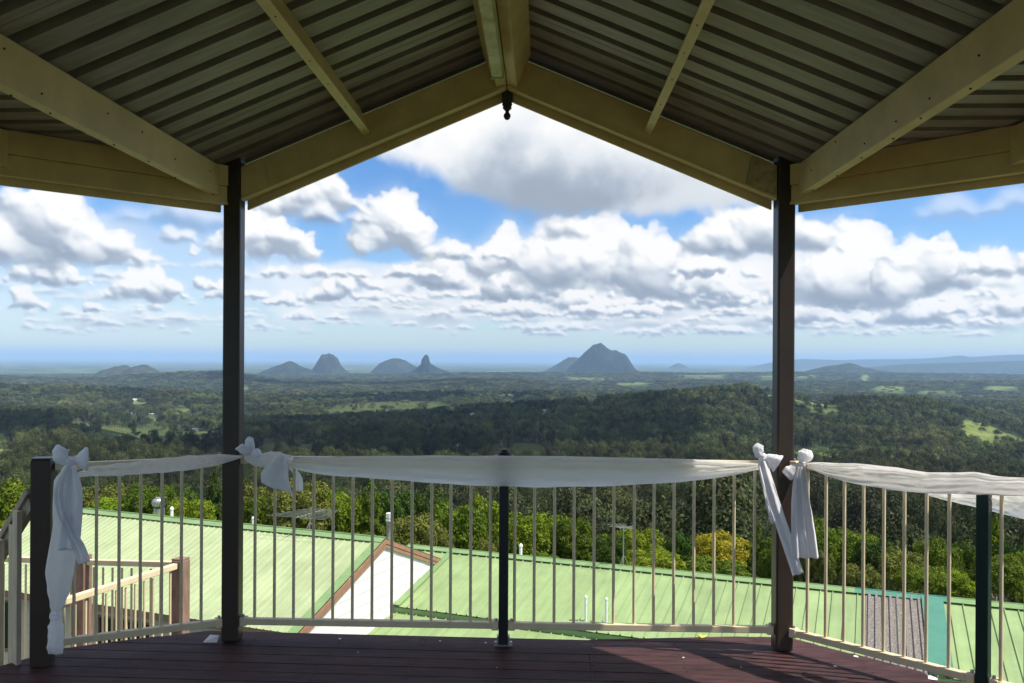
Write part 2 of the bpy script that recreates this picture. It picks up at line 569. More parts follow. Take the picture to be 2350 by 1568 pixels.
M = {}
M['beam'] = mat('cream_beam_paint', (0.84, 0.62, 0.31), 0.42, var=0.10, scale=5, stretch=(1, 1, 1), bump=0.05, bump_scale=60)
M['post'] = mat('brown_post_paint', (0.055, 0.037, 0.027), 0.38, var=0.10, scale=6, bump=0.04)
M['dark_post'] = mat('black_post_paint', (0.018, 0.018, 0.017), 0.4, var=0.15, scale=8)
M['green_post'] = mat('deep_green_post_paint', (0.006, 0.024, 0.018), 0.35, var=0.15, scale=8)
M['rail'] = mat('cream_rail_paint', (0.72, 0.60, 0.39), 0.38, var=0.07, scale=9)
M['sheet'] = mat('ceiling_sheet_underside', (0.330, 0.278, 0.262), 0.40, var=0.22, scale=4, stretch=(1, 6, 1), metal=0.0)
M['roof_top'] = mat('roof_top_paint', (0.30, 0.42, 0.25), 0.4)
M['deck'] = mat('oxblood_deck_paint', (0.058, 0.026, 0.026), 0.62, var=0.42, scale=5, stretch=(1, 7, 1), bump=0.22, bump_scale=30, objvar=0.16, spec=0.18)
M['screw'] = mat('screw_steel', (0.05, 0.03, 0.03), 0.5)
M['steel'] = mat('galvanised_steel', (0.42, 0.42, 0.41), 0.38, metal=0.8, var=0.15, scale=20)
M['rust'] = mat('rusty_cream_plate', (0.58, 0.50, 0.27), 0.5, col2=(0.40, 0.27, 0.13), scale=26)
M['cloth'] = mat('white_voile', (0.91, 0.90, 0.90), 0.85, var=0.03, scale=8, stretch=(1, 1, 5), transl=0.62, transl_col=(0.96, 0.95, 0.94), alpha=0.997, spec=0.1, bump=0.9, bump_scale=14)
M['satin'] = mat('white_sash_cloth', (0.90, 0.89, 0.92), 0.7, var=0.03, scale=8, stretch=(2.5, 2.5, 1), transl=0.42, transl_col=(0.88, 0.88, 0.90), spec=0.15, bump=0.7, bump_scale=12)
M['diffuser'] = mat('dirty_diffuser', (0.88, 0.84, 0.60), 0.55, col2=(0.60, 0.54, 0.26), scale=11, bump=0.1)
M['lamp_box'] = mat('lamp_housing', (0.62, 0.56, 0.33), 0.5, var=0.1)
M['finial'] = mat('dark_finial', (0.035, 0.038, 0.030), 0.45)
M['timber'] = mat('weathered_timber', (0.36, 0.29, 0.22), 0.75, var=0.22, scale=5, stretch=(6, 6, 1), bump=0.2)
M['picket'] = mat('dull_cream_picket', (0.56, 0.46, 0.33), 0.6, var=0.15, scale=6, stretch=(4, 4, 1))
M['brownpost'] = mat('brown_timber_post', (0.27, 0.165, 0.125), 0.65, var=0.25, scale=6, stretch=(5, 5, 1), bump=0.2)
M['roof'] = mat('pale_green_sheet', (0.345, 0.415, 0.225), 0.42, var=0.10, scale=1.1, stretch=(1, 1, 1), objvar=0.05, bump=0.03, bump_scale=8)
M['roof_b'] = mat('green_sheet', (0.255, 0.350, 0.155), 0.45, var=0.10, scale=1.1, objvar=0.06, bump=0.03, bump_scale=8)
M['cap'] = mat('green_ridge_cap', (0.190, 0.300, 0.125), 0.42, var=0.1, scale=3)
M['teal'] = mat('teal_flashing', (0.075, 0.225, 0.165), 0.42, var=0.08, scale=4)
M['asbestos'] = mat('weathered_brown_sheet', (0.050, 0.041, 0.037), 0.9, col2=(0.34, 0.31, 0.285), scale=38, bump=0.5, bump_scale=30)
M['barge'] = mat('brown_barge_board', (0.30, 0.165, 0.105), 0.55, var=0.12, scale=6)
M['gable'] = mat('white_gable_board', (0.72, 0.71, 0.68), 0.6, var=0.03, scale=3)
M['wall'] = mat('cream_weatherboard', (0.60, 0.52, 0.38), 0.6, var=0.06, scale=3)
M['glass'] = mat('dark_window_glass', (0.02, 0.025, 0.03), 0.08, spec=0.6)
M['pvc'] = mat('white_pipe', (0.78, 0.78, 0.76), 0.4, var=0.06, scale=9)
M['white_house'] = mat('white_wall_far', (0.78, 0.77, 0.74), 0.6)
M['far_roof'] = mat('pale_roof_far', (0.62, 0.62, 0.62), 0.5)
M['far_roof_red'] = mat('red_roof_far', (0.33, 0.12, 0.08), 0.6)
M['bark'] = mat('pale_bark', (0.28, 0.24, 0.19), 0.85, var=0.3, scale=4)
M['pale_bark'] = mat('pale_gum_bark', (0.42, 0.38, 0.31), 0.85, objvar=0.3)
M['yellow_leaf'] = mat('fallen_leaf', (0.62, 0.60, 0.05), 0.6)


def leafmat(name, c1, c2, transl=0.22, objvar=0.24, worldvar=0.0):
    return mat(name, tuple(0.72 * c for c in c1), 0.55, col2=tuple(0.92 * c for c in c2), scale=4.5, transl=transl, objvar=objvar, spec=0.16, worldvar=worldvar)


M['leaf_dark'] = leafmat('leaf_dark_green', (0.024, 0.060, 0.008), (0.075, 0.135, 0.012))
M['leaf_mid'] = leafmat('leaf_mid_green', (0.055, 0.110, 0.006), (0.170, 0.235, 0.012))
M['leaf_bright'] = leafmat('leaf_bright_green', (0.090, 0.165, 0.006), (0.260, 0.345, 0.014))
M['leaf_lime'] = leafmat('leaf_lime', (0.140, 0.235, 0.008), (0.310, 0.410, 0.020))
M['leaf_yellow'] = leafmat('leaf_yellow', (0.190, 0.195, 0.010), (0.420, 0.385, 0.020))
M['leaf_olive'] = leafmat('leaf_olive', (0.090, 0.115, 0.016), (0.230, 0.245, 0.045))
M['gum'] = leafmat('gum_leaf', (0.038, 0.054, 0.016), (0.090, 0.104, 0.032), objvar=0.55, worldvar=0.35, transl=0.2)
M['gum_far'] = leafmat('gum_leaf_far', (0.050, 0.074, 0.026), (0.128, 0.146, 0.048), objvar=0.62, worldvar=0.68)


# ------------------------------------------------------------------ mesh helpers
def wloc(o):
    v = Vector((0, 0, 0))
    while o is not None:
        v += o.location
        o = o.parent
    return v


def link(name, me, parent=None, loc=(0, 0, 0)):
    o = bpy.data.objects.new(name, me)
    C.objects.link(o)
    o.location = loc
    if parent is not None:
        o.parent = parent
    return o


def tag(o, label=None, cat=None, group=None, kind=None):
    if label:
        o['label'] = label
    if cat:
        o['category'] = cat
    if group:
        o['group'] = group
    if kind:
        o['kind'] = kind
    return o


def thing(name, label, cat, loc, group=None):
    o = bpy.data.objects.new(name, None)
    C.objects.link(o)
    o.location = loc
    o.empty_display_size = 0.1
    return tag(o, label, cat, group)


class MB:
    def __init__(self):
        self.v, self.f = [], []

    def quad(self, a, b, c, d):
        i = len(self.v)
        self.v += [tuple(a), tuple(b), tuple(c), tuple(d)]
        self.f.append((i, i + 1, i + 2, i + 3))

    def poly(self, pts):
        i = len(self.v)
        self.v += [tuple(p) for p in pts]
        self.f.append(tuple(range(i, i + len(pts))))

    def hexa(self, p):
        """8 corners: bottom 0-3, top 4-7"""
        i = len(self.v)
        self.v += [tuple(q) for q in p]
        for q in ((3, 2, 1, 0), (4, 5, 6, 7), (0, 1, 5, 4), (1, 2, 6, 5), (2, 3, 7, 6), (3, 0, 4, 7)):
            self.f.append(tuple(i + k for k in q))

    def beam(self, p0, p1, w, h, up=Vector((0, 0, 1)), off=(0, 0)):
        p0, p1, up = Vector(p0), Vector(p1), Vector(up)
        d = (p1 - p0).normalized()
        s = d.cross(up).normalized()
        u = s.cross(d).normalized()
        a, b = s * (w / 2), u * (h / 2)
        o = s * off[0] + u * off[1]
        self.hexa([p0 - a - b + o, p1 - a - b + o, p1 + a - b + o, p0 + a - b + o, p0 - a + b + o, p1 - a + b + o, p1 + a + b + o, p0 + a + b + o])

    def box(self, c, sx, sy, sz):
        c = Vector(c)
        self.beam(c - Vector((0, sy / 2, 0)), c + Vector((0, sy / 2, 0)), sx, sz)

    def tube(self, p0, p1, r0, r1=None, n=8, cap=True):
        r1 = r0 if r1 is None else r1
        p0, p1 = Vector(p0), Vector(p1)
        d = (p1 - p0).normalized()
        a = d.orthogonal().normalized()
        b = d.cross(a)
        i = len(self.v)
        for p, r in ((p0, r0), (p1, r1)):
            for k in range(n):
                t = 2 * math.pi * k / n
                self.v.append(tuple(p + a * (r * math.cos(t)) + b * (r * math.sin(t))))
        for k in range(n):
            j = (k + 1) % n
            self.f.append((i + k, i + j, i + n + j, i + n + k))
        if cap:
            self.f.append(tuple(i + k for k in reversed(range(n))))
            self.f.append(tuple(i + n + k for k in range(n)))

    def lathe(self, base, prof, n=14):
        base = Vector(base)
        i = len(self.v)
        for (r, z) in prof:
            for k in range(n):
                t = 2 * math.pi * k / n
                self.v.append(tuple(base + Vector((r * math.cos(t), r * math.sin(t), z))))
        for q in range(len(prof) - 1):
            for k in range(n):
                j = (k + 1) % n
                self.f.append((i + q * n + k, i + q * n + j, i + (q + 1) * n + j, i + (q + 1) * n + k))
        self.f.append(tuple(i + k for k in reversed(range(n))))
        self.f.append(tuple(i + (len(prof) - 1) * n + k for k in range(n)))

    def grid(self, rows, closed=False):
        i = len(self.v)
        n = len(rows[0])
        for r in rows:
            self.v += [tuple(p) for p in r]
        for a in range(len(rows) - 1):
            for b in range(n if closed else n - 1):
                c = (b + 1) % n
                self.f.append((i + a * n + b, i + a * n + c, i + (a + 1) * n + c, i + (a + 1) * n + b))

    def build(self, name, m, parent=None, smooth=False, bevel=0.0, solid=0.0, sub=0):
        off = wloc(parent) if parent is not None else Vector((0, 0, 0))
        me = bpy.data.meshes.new(name)
        vv = [(x - off.x, y - off.y, z - off.z) for (x, y, z) in self.v]
        me.from_pydata(vv, [], self.f)
        me.update()
        me.materials.append(m)
        if smooth:
            me.polygons.foreach_set('use_smooth', [True] * len(me.polygons))
        o = link(name, me, parent)
        if solid:
            md = o.modifiers.new('solid', 'SOLIDIFY')
            md.thickness = solid
            md.offset = 0
        if bevel:
            md = o.modifiers.new('bevel', 'BEVEL')
            md.width = bevel
            md.segments = 2
            md.limit_method = 'ANGLE'
        if sub:
            md = o.modifiers.new('sub', 'SUBSURF')
            md.levels = sub
            md.render_levels = sub
        return o


def unit(name, m, fn, smooth=False):
    """mesh data at the origin, shared by alike pieces"""
    b = MB()
    fn(b)
    me = bpy.data.meshes.new(name)
    me.from_pydata(b.v, [], b.f)
    me.update()
    me.materials.append(m)
    if smooth:
        me.polygons.foreach_set('use_smooth', [True] * len(me.polygons))
    return me


def ribs(b, width, pitch, start, cover, rib_w, rib_h, top_w, place, thick=0.003):
    pass


# ------------------------------------------------------------------ terrain
def lerp_tab(tab, x):
    xs = np.array([t[0] for t in tab], float)
    ys = np.array([t[1] for t in tab], float)
    return np.interp(x, xs, ys)


BASE = [(0, -3.2), (6, -4.2), (12, -6.6), (24, -7.6), (34, -10.5), (60, -21), (120, -37), (220, -51), (350, -63), (600, -80), (950, -95),
        (1500, -112), (2200, -131), (3500, -148), (5500, -158), (8000, -168), (12000, -176), (70000, -185)]
LB = [(math.log(max(r, 1)), z) for r, z in BASE]
_rngt = np.random.default_rng(5)
_waves = [(_rngt.random() * 6.28, _rngt.random() * 6.28, 2 ** (k * 0.5)) for k in range(9)]
# crest lines: distance, near width, far width, [(column, row of the treetops)]
CREST = [
    (1650, 420, 520, 15, [(-600, 1060), (200, 1040), (480, 985), (560, 964), (900, 944), (1100, 926), (1400, 912), (1600, 890), (1720, 876), (1800, 884), (1900, 900), (2100, 902), (2220, 930), (2350, 972), (3000, 1000)]),
    (1150, 230, 300, 15, [(900, 1060), (1150, 1015), (1300, 985), (1450, 950), (1600, 948), (1700, 958), (1790, 985), (1900, 1010), (2100, 1010), (2350, 1028), (3000, 1060)]),
    (1250, 260, 360, 14, [(-900, 930), (0, 945), (180, 950), (300, 975), (420, 1000), (500, 1015), (600, 1060), (800, 1090)]),
    (2700, 500, 700, 10, [(-900, 880), (0, 888), (200, 886), (420, 892), (560, 905), (700, 918), (900, 932), (1100, 960)]),
    (5200, 700, 900, 6, [(-900, 866), (0, 866), (150, 872), (240, 868), (300, 862), (420, 857), (520, 856), (640, 876), (900, 878), (1060, 868), (1200, 868), (1300, 880), (3000, 880)]),
    (8000, 900, 1500, 3, [(-900, 872), (150, 876), (420, 874), (600, 866), (900, 862), (1000, 859), (1250, 857), (1500, 856), (1600, 859), (1900, 857), (2350, 862), (3000, 862)]),
]


def height(x, y):
    x, y = np.asarray(x, float), np.asarray(y, float)
    r = np.maximum(np.hypot(x, y), 1.0)
    base = lerp_tab(LB, np.log(r))
    fw = np.maximum(y, 1e-3)
    col = np.where(y > 0, 1175 + 2000 * np.clip(x / fw, -4, 4), np.where(x > 0, 9000, -9000))
    z = base.copy()
    add = np.zeros_like(z)
    for (r0, wn_, wf, th, tab) in CREST:
        row = lerp_tab(tab, col)
        hz = 819 + 0.0055 * col
        rr = r0 * np.sqrt(1 + ((np.clip(col, -1200, 3500) - 1175) / 2000) ** 2)
        zc = 1.5 - (row - hz) / 2000 * r0 - th * 0.8
        A = zc - lerp_tab(LB, np.log(rr))
        A = np.clip(A, 0, None)
        w = np.where(r < rr, wn_, wf)
        add = np.maximum(add, A * np.exp(-((r - rr) / w) ** 2))
    z += add
    und = np.zeros_like(z)
    for i, (a, b, f) in enumerate(_waves):
        th = i * 1.9
        und += np.sin((x * math.cos(th) + y * math.sin(th)) * f / 900 + a + 0.8 * np.sin((y * math.cos(th) - x * math.sin(th)) * f / 1300 + b)) / f
    rel = np.zeros_like(z)
    for i in range(4):
        th = 0.6 + i * 1.1
        u = (x * math.cos(th) + y * math.sin(th)) / (420 + 130 * i) + 0.7 * np.sin((y * math.cos(th) - x * math.sin(th)) / (520 + 90 * i) + i)
        rel += 1 - np.abs(np.sin(u + i))
    z += (rel - 1.45) * 13 * np.clip((r - 350) / 700, 0, 1) * np.clip((7000 - r) / 3500, 0.15, 1)
    z += und * np.clip((r - 150) / 900, 0, 1) * np.where(r > 6000, 2.0, 4.5)
    return z


def on_ground(px, py):
    d = at(px, py, 1.0) - EYE
    lo = 30.0
    t = np.geomspace(30, 60000, 2500)
    hz = height(EYE.x + d.x * t, EYE.y + d.y * t)
    below = (EYE.z + d.z * t) < hz
    i = int(np.argmax(below)) if below.any() else len(t) - 1
    q = EYE + d * float(t[i])
    return Vector((q.x, q.y, float(height(q.x, q.y))))


# pastures: (column, row, half width in columns, half depth in rows, brightness)
FIELDS = [
    (310, 1008, 190, 26, 0.55), (20, 1030, 50, 22, 1.3), (640, 1030, 85, 16, 0.5), (1200, 1036, 75, 15, 0.55), (1840, 1050, 60, 8, 1.0),
    (1900, 1052, 60, 9, 1.1), (1620, 1142, 52, 30, 1.5), (1545, 1118, 30, 8, 1.2), (2265, 1000, 62, 22, 1.05), (2330, 1012, 40, 10, 1.0),
    (890, 940, 150, 20, 0.5), (1130, 906, 70, 4, 1.25), (1480, 913, 120, 4, 1.25), (1640, 910, 70, 4, 1.1), (450, 962, 35, 6, 1.2), (320, 924, 25, 4, 1.2),
    (1490, 880, 60, 3, 1.1), (1340, 868, 60, 2, 0.9), (2050, 892, 40, 7, 1.15), (2150, 900, 60, 4, 0.9), (2300, 890, 60, 4, 1.1), (2210, 912, 60, 4, .9),
    (1800, 865, 90, 2.5, 1.0), (1990, 866, 12, 7, 1.2), (1350, 846, 60, 1.5, .9), (1620, 862, 70, 2, 1.1), (2200, 930, 50, 6, .8), (100, 1080, 18, 12, 1.0),
]
for (c, rw, w) in ((306, 958, 10), (350, 962, 16), (312, 926, 14), (448, 998, 14), (650, 912, 10), (1046, 1040, 14), (1085, 958, 12), (1035, 954, 12), (1250, 950, 10),
                   (1325, 935, 9), (870, 910, 10), (1985, 921, 10), (1880, 1011, 12), (1912, 1018, 12), (2252, 992, 8), (720, 925, 18), (560, 890, 14), (1190, 925, 16), (420, 940, 20)):
    FIELDS.append((c, rw, w * 1.3, 4.0, 1.1))
FW = []
for (c, rw, hc, hr, br) in FIELDS:
    q = on_ground(c, rw)
    qa, qb = on_ground(c, rw + hr), on_ground(c, rw - hr)
    ry = min(max(abs(qb.y - qa.y) / 2, 8) * (1.5 if q.y < 1600 else 1.0), q.y * 0.35)
    qm = (qa.y + qb.y) / 2 if abs(qb.y - qa.y) < q.y * 0.7 else q.y
    FW.append((q.x, qm, hc / 2000 * q.y, ry, br, q.x / max(q.y, 1)))


def field_mask(x, y):
    m = np.zeros_like(x)
    br = np.ones_like(x)
    wob = 0.22 * np.sin(x / 37.0 + 1.3 * np.sin(y / 51.0)) + 0.16 * np.sin(y / 29.0 + x / 61.0)
    for (fx, fy, rx, ry, b, sl) in FW:
        xx = x - sl * (y - fy)
        d = np.sqrt(((xx - fx) / rx) ** 2 + ((y - fy) / ry) ** 2)
        k = np.clip((1.0 - d + wob * 0.6) * 5, 0, 1)
        br = np.where(k > m, b, br)
        m = np.maximum(m, k)
    return m, br


def build_ground():
    azs = np.concatenate([np.linspace(-41, 41, 330), np.linspace(41, 319, 70)[1:-1]])
    azs = np.radians(azs)
    na = len(azs)
    rs = np.concatenate([[0.5], np.geomspace(4, 110000, 330)])
    nr = len(rs)
    rr, aa = np.meshgrid(rs, azs, indexing='ij')
    x, y = rr * np.sin(aa), rr * np.cos(aa)
    z = height(x, y)
    v = np.stack([x, y, z], -1).reshape(-1, 3)
    i = np.arange(nr - 1)[:, None] * na
    j = np.arange(na)[None, :]
    jn = (j + 1) % na
    f = np.stack([i + j, i + jn, i + na + jn, i + na + j], -1).reshape(-1, 4)
    me = bpy.data.meshes.new('ground')
    me.vertices.add(len(v))
    me.vertices.foreach_set('co', v.ravel().astype(np.float32))
    me.loops.add(len(f) * 4)
    me.loops.foreach_set('vertex_index', f[:, ::-1].ravel().astype(np.int32))
    me.polygons.add(len(f))
    me.polygons.foreach_set('loop_start', np.arange(0, len(f) * 4, 4, dtype=np.int32))
    me.polygons.foreach_set('use_smooth', np.ones(len(f), bool))
    me.update(calc_edges=True)
    mk, br = field_mask(x, y)
    a = me.attributes.new('pasture', 'FLOAT', 'POINT')
    a.data.foreach_set('value', (mk).ravel().astype(np.float32))
    a = me.attributes.new('grass_scale', 'FLOAT', 'POINT')  # multiplies the grass colour, pasture by pasture
    a.data.foreach_set('value', br.ravel().astype(np.float32))
    m = bpy.data.materials.new('hillside_soil_and_pasture')
    m.use_nodes = True
    n, l = m.node_tree.nodes, m.node_tree.links
    b = n['Principled BSDF']
    b.inputs['Roughness'].default_value = 0.95
    b.inputs['Specular IOR Level'].default_value = 0.1
    tcn = n.new('ShaderNodeTexCoord')
    def nz(scale, det=5, st=(1, 1, 1)):
        mp = n.new('ShaderNodeMapping')
        mp.inputs['Scale'].default_value = st
        l.new(tcn.outputs['Object'], mp.inputs[0])
        q = n.new('ShaderNodeTexNoise')
        q.inputs['Scale'].default_value = scale
        q.inputs['Detail'].default_value = det
        q.inputs['Roughness'].default_value = 0.65
        l.new(mp.outputs[0], q.inputs['Vector'])
        return q.outputs[0]
    def ramp(fac, stops):
        q = n.new('ShaderNodeValToRGB')
        l.new(fac, q.inputs[0])
        while len(q.color_ramp.elements) < len(stops):
            q.color_ramp.elements.new(0.5)
        for e_, (p, c) in zip(q.color_ramp.elements, stops):
            e_.position = p
            e_.color = (*c, 1)
        return q.outputs[0]
    def mixc(fac, a_, b_):
        q = n.new('ShaderNodeMix')
        q.data_type = 'RGBA'
        l.new(fac, q.inputs[0])
        l.new(a_, q.inputs[6])
        l.new(b_, q.inputs[7])
        return q.outputs[2]
    forest = ramp(nz(0.02, 8), [(0.35, (0.022, 0.040, 0.014)), (0.55, (0.045, 0.070, 0.022)), (0.7, (0.075, 0.095, 0.036))])
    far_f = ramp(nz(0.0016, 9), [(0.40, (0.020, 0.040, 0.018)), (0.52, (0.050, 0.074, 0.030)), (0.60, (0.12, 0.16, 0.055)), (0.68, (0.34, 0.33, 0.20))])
    cd = n.new('ShaderNodeVectorMath')
    cd.operation = 'LENGTH'
    l.new(tcn.outputs['Object'], cd.inputs[0])
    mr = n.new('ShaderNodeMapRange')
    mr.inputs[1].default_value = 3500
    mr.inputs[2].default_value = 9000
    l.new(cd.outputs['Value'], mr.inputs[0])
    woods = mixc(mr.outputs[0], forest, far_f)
    grass = ramp(nz(0.022, 9), [(0.32, (0.060, 0.096, 0.022)), (0.50, (0.118, 0.158, 0.036)), (0.66, (0.190, 0.200, 0.070))])
    at_l = n.new('ShaderNodeAttribute')
    at_l.attribute_name = 'grass_scale'
    vm = n.new('ShaderNodeVectorMath')
    vm.operation = 'SCALE'
    l.new(grass, vm.inputs[0])
    l.new(at_l.outputs['Fac'], vm.inputs['Scale'])
    at_p = n.new('ShaderNodeAttribute')
    at_p.attribute_name = 'pasture'
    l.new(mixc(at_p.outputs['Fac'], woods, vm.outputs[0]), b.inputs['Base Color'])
    me.materials.append(m)
    o = link('ground', me)
    tag(o, 'green valley and plain falling away below the deck', 'ground', kind='structure')
    return o


build_ground()


# ------------------------------------------------------------------ mountains
def mountain(name, label, dist, base_y, outline, depth=0.9, seed=0, rough=1.0, col=((0.014, 0.026, 0.018), (0.044, 0.056, 0.040))):
    """outline: (column, row of the skyline); a solid hill of real depth that stands at dist"""
    dist = dist * 0.66
    rg = np.random.default_rng(seed)
    cs = np.array([p[0] for p in outline], float)
    rws = np.array([p[1] for p in outline], float)
    c0, c1 = cs[0], cs[-1]
    n = 110
    cc = np.linspace(c0, c1, n)
    top = np.interp(cc, cs, rws)
    X = (cc - 1175) / 2000 * dist
    hz = 819 + 0.0055 * cc
    zt = EYE.z - (top - hz) / 2000 * dist
    zb = EYE.z - (base_y - np.interp(cc.mean(), cc, hz)) / 2000 * dist
    zb = min(zb, -186.0)
    half = (X[-1] - X[0]) / 2 * depth
    nd = 46
    vs = np.linspace(-1, 1, nd)
    rows = []
    hgt = np.maximum(zt - zb, 0)
    hm = max(hgt.max(), 1)
    rid = np.array([fbm((n, nd), 9, rg, 4)])[0] - 0.5
    pr = 1.5 - 0.8 * (hgt / hm)          # steeper faces where the hill is high
    for k, v in enumerate(vs):
        f = np.clip(1 - np.abs(v) ** (2.0), 0, 1) ** 0.75
        zz = zb + hgt * f * (1 + rid[:, k] * 0.22 * rough * (np.abs(v) > 0.06)) - (1 - f) * 12
        w = 0.16 + 0.84 * (1 - (cc * 0 + hgt / hm)) * 0 + 0.5
        yy = dist + v * half * (0.45 + 0.55 * np.sqrt(hgt / hm + 0.02)) + rid[:, k] * half * 0.10 * rough
        xx = (cc - 1175) / 2000 * dist
        rows.append([Vector((float(a), float(b_), float(c_))) for a, b_, c_ in zip(xx, yy, zz)])
    b = MB()
    b.grid(rows)
    m = mat(name + '_rock', col[0], 0.95, col2=col[1], scale=0.012, spec=0.05, stretch=(1, 1, 0.35))
    o = b.build(name, m, smooth=True)
    tag(o, label, 'mountain', kind='structure')
    return o


mountain('mountain', 'big dark steep peak with a stepped right shoulder', 15400, 858,
         [(1290, 856), (1302, 848), (1318, 832), (1336, 817), (1350, 801), (1361, 791), (1372, 788), (1382, 791), (1394, 800), (1403, 804), (1411, 805), (1420, 810), (1432, 811), (1438, 816), (1446, 831), (1455, 845), (1466, 852), (1480, 857)],
         seed=1, col=((0.008, 0.018, 0.014), (0.026, 0.038, 0.028)))
mountain('mountain', 'pale hill half hidden behind the big stepped peak', 18500, 850,
         [(1250, 851), (1266, 843), (1290, 829), (1306, 821), (1318, 819), (1330, 822), (1350, 832), (1380, 848)], seed=2)
mountain('mountain', 'thin rock spire standing on a cone shaped hill', 13800, 858,
         [(925, 859), (945, 851), (960, 841), (968, 834), (969, 823), (974, 817), (978, 814), (982, 817), (985, 828), (987, 834), (1000, 841), (1015, 848), (1045, 858)], seed=3, rough=.6, col=((0.008, 0.018, 0.014), (0.028, 0.040, 0.030)))
mountain('mountain', 'smooth rounded dome hill left of the rock spire', 16500, 856,
         [(850, 856), (870, 835), (885, 827), (900, 822.5), (915, 822), (930, 827), (945, 836), (965, 846), (985, 856)], seed=4, rough=.5)
mountain('mountain', 'flat topped rock dome with cliff sides', 15000, 858,
         [(705, 858), (718, 848), (725, 838), (732, 824), (738, 815), (744, 812.5), (758, 812), (766, 815), (774, 824), (782, 838), (790, 847), (805, 857)], seed=5, col=((0.014, 0.022, 0.018), (0.060, 0.062, 0.052)))
mountain('mountain', 'low long hill just left of the flat topped rock dome', 13500, 862,
         [(590, 862), (605, 851), (625, 843), (645, 836), (664, 830), (672, 831), (690, 840), (710, 848), (730, 858)], seed=6)
mountain('mountain', 'twin humped hill on the plain left of the left post', 9800, 874,
         [(205, 874), (222, 862), (240, 850), (258, 843), (275, 840), (281, 837), (290, 842), (299, 847), (312, 840), (325, 838), (338, 840), (352, 848), (372, 860), (395, 873)], seed=7, col=((0.022, 0.032, 0.022), (0.060, 0.066, 0.046)))
mountain('mountain', 'tiny lone cone far out on the plain', 31000, 848,
         [(1492, 868), (1512, 858), (1532, 847), (1545, 838), (1556, 833), (1566, 836), (1584, 847), (1604, 858), (1626, 868)], seed=8, rough=.4)
mountain('mountain', 'long low wooded rise just right of the right post', 13000, 858,
         [(1830, 858), (1870, 847), (1905, 840), (1930, 836), (1945, 834), (1960, 837), (1985, 843), (2020, 850), (2080, 857)], seed=9, rough=.6)
mountain('mountain', 'long pale blue mountain range along the right horizon', 34000, 850,
         [(1700, 846), (1800, 826), (1850, 824), (1930, 826), (2000, 824), (2060, 824), (2130, 822), (2180, 818), (2200, 815), (2230, 819), (2290, 815), (2340, 813), (2400, 817), (2500, 812), (2800, 815), (2950, 845)], depth=0.12, seed=10, rough=.4)
mountain('mountain', 'darker forested ridge in front of the pale range', 22000, 856,
         [(1880, 852), (1980, 843), (2080, 835), (2200, 832), (2300, 829), (2420, 826), (2600, 826), (2900, 840), (3000, 852)], depth=0.10, seed=12, rough=.4)

# haze: one even volume round the whole place
hb = MB()
HX = 118000
hb.hexa([(-HX, -HX, -235), (HX, -HX, -235), (HX, HX, -235), (-HX, HX, -235), (-HX, -HX, 330), (HX, -HX, 330), (HX, HX, 330), (-HX, HX, 330)])
hm = bpy.data.materials.new('haze_air')
hm.use_nodes = True
hm.node_tree.nodes.clear()
ho = hm.node_tree.nodes.new('ShaderNodeOutputMaterial')
hv = hm.node_tree.nodes.new('ShaderNodeVolumePrincipled')
hv.inputs['Color'].default_value = (0.45, 0.67, 1.0, 1)
hv.inputs['Density'].default_value = 4.7e-5
hv.inputs['Anisotropy'].default_value = 0.0
hm.node_tree.links.new(hv.outputs[0], ho.inputs['Volume'])
haze = hb.build('haze', hm)
tag(haze, 'pale blue haze over the distant plain', 'haze', kind='stuff')

# ------------------------------------------------------------------ gazebo frame
_ey = Vector((70 / 2000.0, 1, 0)).normalized()
_ex = Vector((_ey.y, -_ey.x, 0))
GO = Vector((-0.035, 4.65, 0))


def G(x, y, z):
    return GO + _ex * x + _ey * y + Vector((0, 0, z))


PX = 1.468           # front posts at local (+-PX, 0)
TANP = 0.419
ZE = 2.545           # sheet underside at the eave beams
XE = 1.54
BACK = -7.6
OCT = [(-PX, 0), (PX, 0), (PX + 1.40, -1.40), (PX + 1.40, -4.6), (PX, -6.0), (-PX, -6.0), (-PX - 1.40, -4.6), (-PX - 1.40, -1.40)]


def octx(y):
    """outer half width of the roof edge at local y"""
    d = 0.10
    if y > -1.4:
        return min(PX + (-y) + d, PX + 1.4 + d)
    if y < -4.6:
        return max(PX, PX + 1.4 - (-4.6 - y)) + d
    return PX + 1.4 + d


gz = thing('gazebo', 'open gazebo with cream beams, brown posts and ribbed sheet roof', 'gazebo', G(0, -3, 0))

# posts
post_me = {}
def add_post(x, y, ztop, m=M['post'], w=0.092):
    b = MB()
    tw = Matrix.Rotation(R(4 if x > 0 else 1), 3, 'Z')
    p = G(x, y, 0)
    b.beam(p + Vector((0, 0, 0.004)), p + Vector((0, 0, ztop)), w, w, up=tw @ _ey)
    o = b.build('post', m, gz, bevel=0.010)
    return o
for (x, y) in OCT:
    zt = 2.60
    o = add_post(x, y, zt)
    if y == 0:
        o['label'] = 'left tall post, almost black in shade' if x < 0 else 'right tall post, sunlit brown on its lower half'
# eave beams along y
for s in (-1, 1):
    b = MB()
    b.beam(G(s * 1.541, 0.03, 2.462), G(s * 1.541, -6.05, 2.462), 0.05, 0.16)
    b.build('eave_beam', M['beam'], gz, bevel=0.004)
# roof sheets of the gable; ribs run down the slope, pitch 0.175
PIT = 0.175
RW, RH, RT = 0.064, 0.085, 0.056


